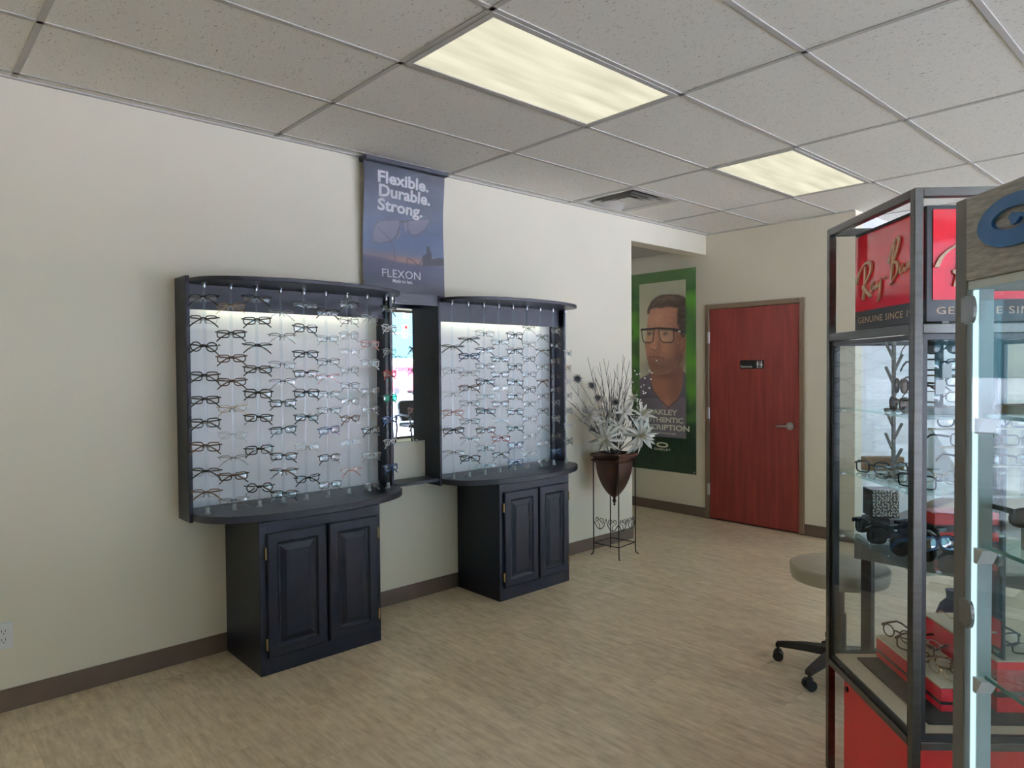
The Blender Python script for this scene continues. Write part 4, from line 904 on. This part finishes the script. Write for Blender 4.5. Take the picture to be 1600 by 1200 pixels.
def in1(label, style, col, x, y, z, ang, group, cat='eyeglasses', pitch=0.0):
    hz = {'rect': .0195, 'square': .023, 'round': .0245, 'oval': .0195, 'browline': .0215, 'aviator': .026, 'wrap': .024, 'cat': .022}.get(style, .02)
    return glasses(label, style, col, loc1(x, y, z+hz), R(45+ang), group, cat, pitch, 'sunglasses' if cat == 'sunglasses' else 'eyeglasses')
# shelf two from bottom: dark sunglasses; ang 180 faces the left pane, -90 faces the front pane
ZS3, ZS2, ZS1 = .922, 1.153, 1.385
for k, (st, co_, x, y, lab) in enumerate((('wrap', 'black', .085, .47, 'black wraparound sunglasses furthest back on the tower shelf above the stool'), ('wrap', 'black', .075, .31, 'black wraparound sunglasses second along the tower shelf from the far post'), ('wrap', 'black', .22, .43, 'black sunglasses in the second row of the tower shelf'), ('aviator', 'dark', .075, .16, 'dark metal sunglasses near the front corner of the tower shelf'), ('aviator', 'brown', .20, .25, 'brown lens sunglasses behind the dark metal pair on the tower shelf'))):
    o_ = in1(lab, st, co_, x, y, ZS3, 222+random.uniform(-18, 10), 'sunglasses on the lowest tower shelf', 'sunglasses'); o_.scale = (1.1, 1.1, 1.25); o_.location.z += .008
in1('blue mirrored sunglasses facing front on the lowest tower shelf', 'wrap', 'blue', .11, .075, ZS3+.05, -80, 'sunglasses on the lowest tower shelf', 'sunglasses', -.2)
in1('black wraparound sunglasses low at the front corner pane', 'wrap', 'black', .27, .07, ZS3, -70, 'sunglasses on the lowest tower shelf', 'sunglasses')
# shelf: clear and thin eyeglasses on acrylic bars
for k, (st, co_, x, y) in enumerate((('square', 'dark', .08, .44), ('square', 'silver', .07, .29), ('square', 'grey', .18, .38), ('round', 'gold', .19, .22), ('square', 'black', .075, .14))):
    in1('%s %s eyeglasses, %s from the far post along the middle tower shelf' % (['dark', 'silver', 'grey', 'thin gold', 'black'][k], ['square', 'square', 'square', 'round', 'square'][k], ORD[k]), st, co_, x, y, ZS2, 212+random.uniform(-22, 12), 'eyeglasses on the middle tower shelf')
def riser(nm, label, x, y, z, w_, dep, n, step):
    r_ = thing(nm, label, 'display riser', loc1(x, y, z), R(45))
    g = MB()
    for sx2 in (.01, w_-.016):
        pr = [(0, 0), (dep, 0), (dep, n*step)]
        pr = [(0, 0), (dep, 0), (dep, n*step), (dep-.02, n*step), (0, .02)]
        g.prism(pr, lambda a, b_: (sx2, a, b_), lambda a, b_: (sx2+.006, a, b_))
    g.build('side_bracket', ACRYB, r_)
    for k in range(n): box('bar', mat('warm_acrylic_bar', (.62, .52, .38), .25, vary=.03), r_, 0, dep*(k+.5)/n-.012, .02+step*(k+.6), w_, dep*(k+.5)/n+.012, .026+step*(k+.6), b=.001)
    return r_
riser('acrylic_riser', 'clear stepped riser of eyeglasses at the front of the middle tower shelf', .24, .20, ZS2, .34, .20, 3, .055)
for k in range(3):
    for q in range(2):
        in1('%s eyeglasses, %s on the %s step of the clear tower riser' % ([['black rectangular', 'dark brown rectangular'], ['black square', 'tortoise rectangular'], ['black upswept', 'blue rectangular']][k][q], ['left', 'right'][q], ['lowest', 'middle', 'top'][k]), [['rect', 'rect'], ['square', 'rect'], ['cat', 'rect']][k][q], [['black', 'brown'], ['black', 'tortoise'], ['black', 'blue']][k][q], .32+.17*q, .20+.20*(k+.5)/3-.02, ZS2+.027+.055*(k+.6), -90+random.uniform(-8, 8), 'eyeglasses on the clear tower riser')
t = tag(MB().box(-.07, -.02, 0, .07, .02, .05, b=.003).build('wood_block', mat('honey_oak_block', (.50, .26, .09), .5, vary=.25, scale=5, stretch=(1, 8, 8)), None), 'honey coloured wooden block at the back of the middle tower shelf', 'block'); t.location = loc1(.16, .53, ZS2); t.rotation_euler = (0, 0, R(45))
TAUP = mat('taupe_branch_stand', (.34, .32, .30), .55)
for z, hgt, lab in ((ZS1, .235, 'taupe branching eyewear stand on the top tower shelf'), (ZS2, .215, 'taupe branching eyewear stand on the middle tower shelf')):
    t = thing('branch_stand', lab, 'stand', loc1(.115, .36, z), R(45))
    MB().lathe([(.030, 0), (.030, .006), (.006, .008)], n=16).build('foot', TAUP, t)
    box('pole', TAUP, t, -.0055, -.0055, .007, .0055, .0055, hgt, b=.001)
    for k in range(4):
        s_ = 1 if k % 2 else -1; zz = .05+k*.042; MB().tube([(0, s_*.004, zz), (0, -s_*-.055, zz+.055)], .005, 4).build('arm', TAUP, t)
in1('brown lens sunglasses resting at the foot of the upper branching stand', 'aviator', 'brown', .07, .24, ZS1, 180, 'sunglasses on the top tower shelf', 'sunglasses')
in1('brown lens sunglasses hung high on the upper branching stand', 'aviator', 'brown', .085, .26, ZS1+.06, 170, 'sunglasses on the top tower shelf', 'sunglasses')
t = thing('rod_stand', 'black post stand of tagged eyeglasses on the top tower shelf', 'stand', loc1(.16, .17, ZS1), R(45))
MB().box(-.09, -.05, 0, .12, .05, .022, b=.002).build('stone_base', mat('grey_marble', (.35, .35, .33), .3, vary=.3, scale=25), t); box('post', BLACK, t, -.009, -.009, .022, .009, .009, .238)
for k, (st, co_, lab) in enumerate((('aviator', 'dark', 'dark aviator sunglasses at the top of the black tower stand'), ('rect', 'black', 'black rectangular eyeglasses second down the black tower stand'), ('rect', 'brown', 'dark brown eyeglasses third down the black tower stand'), ('rect', 'grey', 'grey eyeglasses lowest on the black tower stand'))):
    zz = ZS1+.205-k*.05; in1(lab, st, co_, .16, .145, zz-.02, -90, 'eyeglasses on the black tower stand')
    if k in (1, 2): o_ = tag(MB().box(-.014, -.0008, -.022, .014, .0008, .022).build('price_tag', WHITEP, None), 'white price tag hanging from the %s pair on the black stand' % ORD[k], 'tag', 'white price tags'); o_.location = loc1(.166-.02*(k-1), .137, zz-.02); o_.rotation_euler = (0, 0, R(45))
# bottom of the tower: mat, red risers, eyeglasses
ZB = .4475
t = tag(MB().box(.075, .06, 0, .50, .54, .006).build('display_mat', MATG, None), 'dark grey mat under the red risers in the tower', 'mat'); t.location = loc1(0, 0, ZB); t.rotation_euler = (0, 0, R(45))
def redriser(label, x0, y0, x1, y1, z0, hgt):
    r_ = thing('red_riser', label, 'display riser', loc1(0, 0, z0), R(45), 'red display risers')
    MB().box(x0, y0, 0, x1, y1, hgt, b=.001).build('body', REDG, r_); MB().box(x0-.003, y0-.003, hgt, x1+.003, y1+.003, hgt+.005).build('cream_top', CREAM, r_)
    MB().box(x0-.001, y0-.001, hgt*.30, x1+.001, y1+.001, hgt*.42).build('black_band', BLACK, r_); return r_
Z0 = ZB+.006
redriser('low red riser with cream top nearest the left pane', .15, .13, .30, .55, Z0, .075)
redriser('taller red riser with cream top behind the low one', .32, .13, .50, .55, Z0, .16)
for k, (st, co_, x, y, zz, lab) in enumerate((('round', 'brown', .20, .50, .08, 'brown round eyeglasses at the far end of the low red riser'), ('square', 'brown', .20, .38, .08, 'dark brown square eyeglasses second along the low red riser'), ('rect', 'tortoise', .21, .29, .08, 'tortoise rectangular eyeglasses mid way along the low red riser'), ('rect', 'gold', .19, .20, .08, 'thin gold eyeglasses near the front of the low red riser'), ('oval', 'clear', .27, .44, .08, 'clear oval eyeglasses at the back of the low red riser'), ('rect', 'tortoise', .27, .18, .08, 'tortoise eyeglasses at the front inner corner of the low riser'), ('square', 'black', .40, .24, .165, 'black square eyeglasses at the front of the taller red riser'), ('round', 'gold', .40, .38, .165, 'thin gold round eyeglasses on the taller red riser'), ('rect', 'black', .46, .17, .165, 'black rectangular eyeglasses on the front corner of the taller riser'))):
    in1(lab, st, co_, x, y, Z0+zz, 208+random.uniform(-20, 15) if k < 6 else -100+random.uniform(-10, 20), 'eyeglasses on the red risers')
# small brand plaque
t = thing('brand_plaque', 'small red plaque with pale script in a black frame in the tower', 'plaque', loc1(.335, .20, Z0+.17), R(45))
MB().box(-.008, -.085, .0, .0, .085, .125, b=.001).build('frame', BLACK, t); box('red_face', REDG, t, -.010, -.078, .032, -.0082, .078, .120)
script_logo('logo', t, lambda u, v, w_: (-.0104-.001*(1-w_), .066-u*.132, .044+v*.06), WPR)
writing('lettering', 'GENUINE SINCE 1937', lambda u, v, w_: (-.0088, .07-u*.14, .012+v*.010), WPR, t)
# red carton between shelves
t = thing('red_carton', 'red eyewear carton at the back of the lowest tower shelf', 'box', loc1(.38, .44, ZS3), R(45))
MB().box(-.11, -.05, 0, .11, .05, .10, b=.002).build('carton', RED, t); box('black_band', BLACK, t, -.1105, -.0505, .035, .1105, .0505, .06)

# ---- second showcase (grey wood header, blue emblem), running towards the camera
CO = (3.418, 1.736)
def loc2(x, y, z): c = .70710678; return (CO[0]+c*x-c*y, CO[1]+c*x+c*y, z)
t = thing('lit_showcase', 'grey wood showcase with blue emblem and white lit glass shelves at right edge', 'showcase', (CO[0], CO[1], 0), R(45))
GW = mat('weathered_grey_wood', (.42, .41, .385), .6, vary=.3, scale=6, stretch=(1, 3, 22), bump=.6, bscale=14)
GP = mat('grey_post_laminate', (.17, .163, .15), .5, vary=.05)
Lc, Wc = 1.0, .50
for x, y in ((0, 0), (Wc-.04, 0)): MB().box(x, y, 0, x+.04, y+.041, 1.897, b=.002).build('post', GP, t)
for x, y in ((0, -Lc), (Wc-.04, -Lc)): MB().box(x, y, 0, x+.04, y+.041, 1.897, b=.002).build('post', GP, t)
hd = MB().box(-.002, -Lc+.041, 1.718, Wc, 0, 1.895, b=.002).build('header', GW, t)
box('inner_ceiling', mat('white_inner_panel', (.72, .78, .78), .4), t, .004, -Lc+.042, 1.70, Wc-.004, .035, 1.717)
MB().box(.0, -Lc+.041, 0, Wc, 0, .48, b=.003).build('base', GP, t)
box('deck', mat('white_inner_panel', (.7, .7, .7)), t, .002, -Lc+.042, .48, Wc-.002, -.001, .49)
LED = emis('cool_led', (.66, .92, 1.0), 1.25)
MB().box(.012, -.012, .50, .019, -.004, 1.698).build('led_strip', LED, t); box('led_channel', mat('aluminium_channel', (.50, .60, .62), .7), t, .0192, -.016, .50, .048, -.003, 1.699)
box('pane', PANE, t, .004, -Lc+.05, .495, .009, -.014, 1.70); box('end_pane', PANE, t, .05, .012, .495, Wc-.05, .017, 1.70)
for z in (1.435, 1.156, .876):
    s_ = MB().box(.026, -Lc+.05, z-.010, Wc-.02, -.004, z, b=.001).build('glass_shelf', SHELFG, t)
    box('green_edge', mat('green_glass_edge', (.10, .30, .28), .15, spec=.8), s_, .0255, -Lc+.05, z-.009, .0262, -.03, z-.001)
    g = MB(); g.prism([(-.006, -.001), (-.042, -.001), (-.034, -.016), (-.022, -.034), (-.006, -.034)], lambda a, b_: (.012, a, z-.010+b_), lambda a, b_: (.046, a, z-.010+b_)); g.build('shelf_clip', WHITEP, s_)
for z in (1.656, 1.002):
    g = MB(); ar = [(0.0, -.030)]+[(-.018-.014*math.cos(a), .030*math.sin(a)) for a in np.linspace(-math.pi/2, math.pi/2, 10)]+[(0.0, .030)]
    ar = [(y, z2) for y, z2 in ar]
    g.prism(ar, lambda a, b_: (-.004, a, z+b_), lambda a, b_: (.003, a, z+b_)); g.box(-.004, .0, z-.026, .0, .012, z+.026); g.build('hinge', mat('grey_cast_hinge', (.30, .29, .28), .4, .6), t)
# blue emblem: a rounded letter form with a curling wave inside
BLU = mat('blue_emblem_lacquer', (.035, .15, .36), .3, vary=.03)
def emb(a, r1, r2): return (a, r1, r2)
oc = []; n = 40; cxe, cze = -.163, 1.817
outer = [(cxe+.110*math.cos(a), cze+.050*math.sin(a)) for a in np.linspace(R(42), R(318), n)]
inner = [(cxe-.006+.058*math.cos(a), cze+.004+.021*math.sin(a)) for a in np.linspace(R(318), R(42), n)]
g = MB(); q = outer+inner; N2 = len(q)
vs = [(-.002, -(-y)-0, z) for y, z in []]
T0 = lambda y, z: (-.003, y, z); T1 = lambda y, z: (-.011, y, z)
mirror_y = lambda y: 2*cxe-y                                  # reads from the far post towards the camera
q = [(mirror_y(y), z) for y, z in q]
vs = [T0(*p_) for p_ in q]+[T1(*p_) for p_ in q]; fs = []
for i in range(n-1): a0, a1, b0, b1 = i, i+1, N2-1-i, N2-2-i; fs += [(a0, a1, b1, b0), (N2+a0, N2+b0, N2+b1, N2+a1)]
fs += [(i, (i+1) % N2, N2+(i+1) % N2, N2+i) for i in range(N2)]
g.add(vs, fs); g.build('emblem', BLU, t)
g = MB(); wv = [(cxe-.005, cze-.01), (cxe-.014, cze+.006), (cxe-.004, cze+.014), (cxe+.018, cze+.010), (cxe+.05, cze-.012), (cxe+.02, cze+.002), (cxe+.008, cze-.008)]; wv = [(mirror_y(y), z) for y, z in wv]; g.prism(wv, T0, T1); g.build('emblem_wave', BLU, t)
# things on its shelves
t = tag(MB().box(-.05, -.03, 0, .09, .03, .045, b=.002).build('stone_block', mat('grey_marble', (.35, .35, .33)), None), 'grey speckled display block on the lit showcase shelf', 'block'); t.location = loc2(.12, -.10, 1.156); t.rotation_euler = (0, 0, R(45))
glasses('dark sunglasses on the grey speckled block in the lit showcase', 'wrap', 'black', loc2(.12, -.09, 1.156+.045+.024), R(45-90), None, 'sunglasses', 0, 'sunglasses')
t = tag(MB().box(-.03, -.02, 0, .03, .02, .02, b=.002).build('wood_block', mat('pale_wood_block', (.40, .36, .30), .6, vary=.2), None), 'pale wooden block on the top shelf of the lit showcase', 'block'); t.location = loc2(.075, -.045, 1.435); t.rotation_euler = (0, 0, R(45))

# ================================================================== STOOL, DESK
SEATM = mat('olive_vinyl', (.42, .39, .30), .38, vary=.06, bump=.1, bscale=60); CAST = mat('black_nylon', (.012, .012, .013), .42)
t = thing('rolling_stool', 'round olive vinyl rolling stool beside the glass tower', 'stool', (2.42, 3.53, 0))
MB().lathe([(.20, .468), (.222, .474), (.228, .50), (.228, .525), (.222, .542), (.205, .550), (.12, .554), (.02, .555)], n=40).build('seat', SEATM, t, smooth=True)
MB().tube([(.2285*math.cos(a), .2285*math.sin(a), .536) for a in np.linspace(0, 2*math.pi, 41)[:-1]], .003, 5, close=True).build('piping', SEATM, t)
MB().lathe([(.16, .455), (.16, .467)], n=24).build('seat_plate', BLACK, t)
MB().lathe([(.034, .10), (.034, .30), (.026, .305), (.026, .44), (.05, .455)], n=20).build('gas_column', CAST, t, smooth=True)
MB().lathe([(.045, .075), (.05, .085), (.045, .115), (.036, .125)], n=20).build('hub', CAST, t, smooth=True)
a0 = math.atan2(3.22-3.53, 2.40-2.42)
for k in range(5):
    a = a0+k*2*math.pi/5; ca, sa = math.cos(a), math.sin(a)
    g = MB(); q = [(.03, .105, .026, .022), (.15, .10, .022, .018), (.27, .088, .018, .012), (.30, .082, .016, .010)]; vs = []
    for r_, z, w_, hh_ in q: vs += [(ca*r_-sa*s1*w_, sa*r_+ca*s1*w_, z+s2_*hh_) for s1, s2_ in ((-1, -1), (1, -1), (1, 1), (-1, 1))]
    g.add(vs, [(0, 1, 2, 3), (12, 15, 14, 13)]+[(i*4+k_, i*4+(k_+1) % 4, (i+1)*4+(k_+1) % 4, (i+1)*4+k_) for i in range(3) for k_ in range(4)]); lg = g.build('leg', CAST, t)
    c = Vector((ca*.29, sa*.29, 0)); ang = a+random.uniform(-.8, .8); dx, dy = math.cos(ang), math.sin(ang)
    g = MB()
    for s1 in (-1, 1): g.tube([(c.x-dy*s1*.006, c.y+dx*s1*.006, .026), (c.x-dy*s1*.026, c.y+dx*s1*.026, .026)], .026, 16)
    g.tube([(c.x, c.y, .03), (c.x, c.y, .085)], .008, 8); g.box(c.x-.014, c.y-.014, .045, c.x+.014, c.y+.014, .06, b=.004); g.build('caster', CAST, lg, smooth=True)
DESKG = mat('grey_desk_laminate', (.22, .215, .21), .4, vary=.04)
t = thing('dispensing_desk', 'grey dispensing desk with black legs behind the glass tower', 'desk', (2.575, 3.28, 0))
MB().box(0, 0, .745, 1.5, .75, .775, b=.003).build('desk_top', DESKG, t); box('apron', DESKG, t, .01, .012, .655, 1.49, .03, .744); box('side_panel', DESKG, t, .01, .031, .655, .03, .72, .744)
for x, y in ((.03, .035), (1.42, .035), (.03, .68), (1.42, .68)): MB().box(x, y, 0, x+.045, y+.045, .654, b=.002).build('leg', BLACK, t)
t = tag(MB().box(-.062, -.062, 0, .062, .062, .066, b=.003).build('black_stand', mat('black_cube_laminate', (.03, .03, .032), .45), None), 'black block on the desk under the patterned box', 'block'); t.location = (2.645, 3.44, .775)
t = thing('patterned_box', 'small black box with cream leaf pattern on the black block', 'box', (2.645, 3.44, .8415), R(45))
MB().box(-.060, -.05, 0, .060, .05, .125, b=.003).build('carton', mat('black_card', (.018, .016, .015), .5), t)
lp = mat('cream_leaf_print', (.62, .55, .38), .6, vary=.05); g = MB()
for ix in range(9):
    for iz in range(9):
        x = -.052+ix*.013+random.uniform(-.003, .003); z = .008+iz*.0137+random.uniform(-.003, .003); a = random.choice((.6, -.6, 1.2, -1.2, 2.2)); l_, w_ = .0085, .0032
        ca, sa = math.cos(a), math.sin(a)
        for y, sg in ((-.0505, 1),): g.add([(x+ca*u-sa*v, y, z+sa*u+ca*v) for u, v in ((-l_, 0), (-l_*.2, -w_), (l_, 0), (-l_*.2, w_))], [(0, 1, 2, 3)])
g.build('leaf_print', lp, t)
BOTT = mat('navy_cloth', (.02, .028, .10), .6)
t = thing('navy_vase', 'tall dark blue floor vase under the dispensing desk', 'vase', (2.86, 3.75, 0))
MB().lathe([(.05, 0), (.075, .01), (.085, .12), (.082, .32), (.055, .40), (.028, .43), (.03, .46), (.034, .47)], n=24).build('vase_body', BOTT, t, smooth=True)

# ================================================================== SEEN IN THE MIRROR: lobby chairs, window lettering, the street
CHM = mat('black_vinyl', (.015, .015, .017), .4)
def lobby_chair(label, x, y, rz):
    t = thing('lobby_chair', label, 'chair', (x, y, 0), rz, 'black armchairs along the shop window')
    MB().box(-.25, -.24, .42, .24, .24, .50, b=.02).build('seat', CHM, t)
    g = MB(); bm = MB(); vs = []
    pts = [(-.24, .52, .17), (-.27, .62, .20), (-.29, .75, .215), (-.31, .86, .20), (-.32, .92, .15)]
    for x_, z, w_ in pts: vs += [(x_-.03, -w_, z), (x_-.03, w_, z), (x_+.03, w_, z), (x_+.03, -w_, z)]
    g.add(vs, [(0, 1, 2, 3), (16, 19, 18, 17)]+[(i*4+k, i*4+(k+1) % 4, (i+1)*4+(k+1) % 4, (i+1)*4+k) for i in range(4) for k in range(4)]); g.build('backrest', CHM, t, smooth=True)
    for s in (-1, 1):
        MB().tube([(-.28, s*.29, .62), (-.12, s*.30, .66), (.16, s*.30, .655), (.22, s*.29, .62)], [.02, .026, .026, .02], 8).build('armrest', CHM, t, smooth=True)
        MB().tube([(.21, s*.29, .63), (.25, s*.28, .30), (.27, s*.27, 0)], .018, 8).build('leg', CHM, t, smooth=True)
        MB().tube([(-.27, s*.29, .62), (-.24, s*.28, .40), (-.34, s*.27, 0)], .018, 8).build('leg', CHM, t, smooth=True)
    return t
lobby_chair('black vinyl armchair by the shop window, seen in the wall mirror', 7.35, 7.72, R(180))
lobby_chair('black vinyl armchair by the window, beside the one in the mirror', 7.35, 6.75, R(180))
t = thing('window_lettering', 'dark shop name lettering on the window seen in the mirror', 'lettering', (XW+.079, 0, 0))
LTR = mat('dark_window_vinyl', (.03, .03, .05), .5); LTRR = mat('red_window_vinyl', (.45, .04, .08), .5)
def wl(body, y0, y1, z, h_, mt): writing('lettering', body, lambda u, v, w_: (.0, y0+u*(y1-y0), z+v*h_), mt, t, bold=.008)
def wy(px):      # where a photo column seen in the mirror meets the window
    d = ray(px, 560); q = CAM+d*((.018-CX)/d[0]); d = d.copy(); d[0] = -d[0]; return (q+d*((XW-.018)/d[0]))
wl('KENNETH K', wy(602)[1], wy(641)[1], wy(625)[2]-.03, .085, LTR); wl('EYE-CARE', wy(614)[1], wy(648)[1], wy(625)[2]-.16, .07, LTR); wl('CENTER', wy(621)[1], wy(649)[1], wy(625)[2]-.26, .07, LTRR)
def xz(px, py, X):     # far point seen in the mirror at street distance X
    d = ray(px, py); q = CAM+d*((.018-CX)/d[0]); d = d.copy(); d[0] = -d[0]; return q+d*((X-.018)/d[0])
PAVE = mat('pale_concrete_street', (.55, .53, .50), .9, vary=.06, scale=.6)
g = MB(); g.add([(XW+.15, -80, -.02), (11, -80, -.02), (11, 140, -.02), (XW+.15, 140, -.02), (75, -80, -1.5), (75, 140, -1.5), (200, -200, -1.8), (200, 260, -1.8)], [(0, 1, 2, 3), (1, 4, 5, 2), (4, 6, 7, 5)]); struct(g.build('pavement', PAVE, None))
XB = 74.0; yb0, yb1 = xz(585, 590, XB)[1], xz(665, 590, XB)[1]
zr, zb1, zb0 = xz(625, 560, XB)[2], xz(625, 572, XB)[2], xz(625, 589, XB)[2]
t = thing('roadside_shop', 'cream shop with a red band across the street, seen in the mirror', 'building', (XB, (yb0+yb1)/2, -1.5))
hw = (yb1-yb0)/2+4
BW = mat('cream_stucco', (.68, .60, .42), .8); BWH = mat('white_parapet', (.75, .75, .75), .7)
box('wall', BW, t, 0, -hw, 0, 12, hw, zb0+1.5); box('red_band', mat('red_fascia', (.55, .05, .10), .6), t, -.6, -hw-.2, zb0+1.5, 12, hw+.2, zb1+1.5); box('parapet', BWH, t, -.3, -hw, zb1+1.5, 12, hw, zr+1.5)
for px_, wpx in ((625.5, 6), (634, 2.2), (638, 2)):
    ya, ybx = xz(px_-wpx/2, 590, XB)[1], xz(px_+wpx/2, 590, XB)[1]; z1, z0 = xz(625, 590, XB)[2], xz(625, 602, XB)[2]
    f_ = box('window', mat('grey_window_frame', (.35, .35, .36), .5), t, -.06, ya-(yb0+yb1)/2, z0+1.5, .02, ybx-(yb0+yb1)/2, z1+1.5)
    box('pane', mat('dark_window_glass', (.08, .10, .12), .1), f_, -.08, ya+.08-(yb0+yb1)/2, z0+1.58, -.061, ybx-.08-(yb0+yb1)/2, z1+1.42)
# red car
XC = 60.0; c = xz(630, 608, XC)
t = thing('parked_car', 'small red car parked in front of the shop across the street', 'car', (XC, c[1], -1.16), R(90))
prof = [(-2.1, .35), (-2.1, .75), (-1.9, .88), (-1.1, .95), (-.6, 1.38), (.7, 1.40), (1.3, .98), (2.0, .85), (2.15, .6), (2.15, .35)]
MB().prism(prof, lambda a, b_: (a, -.82, b_), lambda a, b_: (a, .82, b_)).build('body', mat('red_car_paint', (.5, .04, .07), .25), t)
MB().prism([(-.95, .97), (-.52, 1.32), (.62, 1.34), (1.1, .99)], lambda a, b_: (a, -.83, b_), lambda a, b_: (a, .83, b_)).build('side_window', mat('dark_window_glass', (.08, .1, .12)), t)
for x in (-1.35, 1.35):
    for s in (-.8, .8): MB().tube([(x, s-.1, .33), (x, s+.1, .33)], .33, 20).build('wheel', BLACK, t)
# traffic lights on a mast arm
XT = 52.0; a = xz(633, 518, XT); b2 = xz(633, 487, XT); pole_y = a[1]+14
t = thing('traffic_light', 'traffic lights on a mast arm against the sky, seen in the mirror', 'traffic light', (XT, a[1], 0))
HSG = mat('ochre_signal_housing', (.30, .22, .14), .6); PLM = mat('galvanised_pole', (.25, .28, .30), .5, .5)
for yo, zc in ((0, a[2]), (.1, b2[2])):
    hs_ = MB().box(-.15, yo-.26, zc-.62, .12, yo+.26, zc+.62, b=.03).build('signal_head', HSG, t)
    for k, cc in enumerate((('lit_red', (1, .08, .10), 1.6), ('unlit_amber', None, 0), ('unlit_green', None, 0))):
        mm_ = emis(cc[0], cc[1], cc[2]) if cc[1] and yo == 0 else mat('unlit_signal_lens', (.05, .07, .07), .3)
        s_ = MB().tube([(-.14, yo, zc+.40-k*.40), (-.17, yo, zc+.40-k*.40)], .15, 16).build('lens', mm_, hs_)
MB().tube([(.15, -12, a[2]-.25), (.15, 14, a[2]-.1)], .07, 8).build('mast_arm', PLM, t)
MB().tube([(.15, 14, -1), (.15, 14, a[2]+.5)], .14, 10).build('pole', PLM, t)
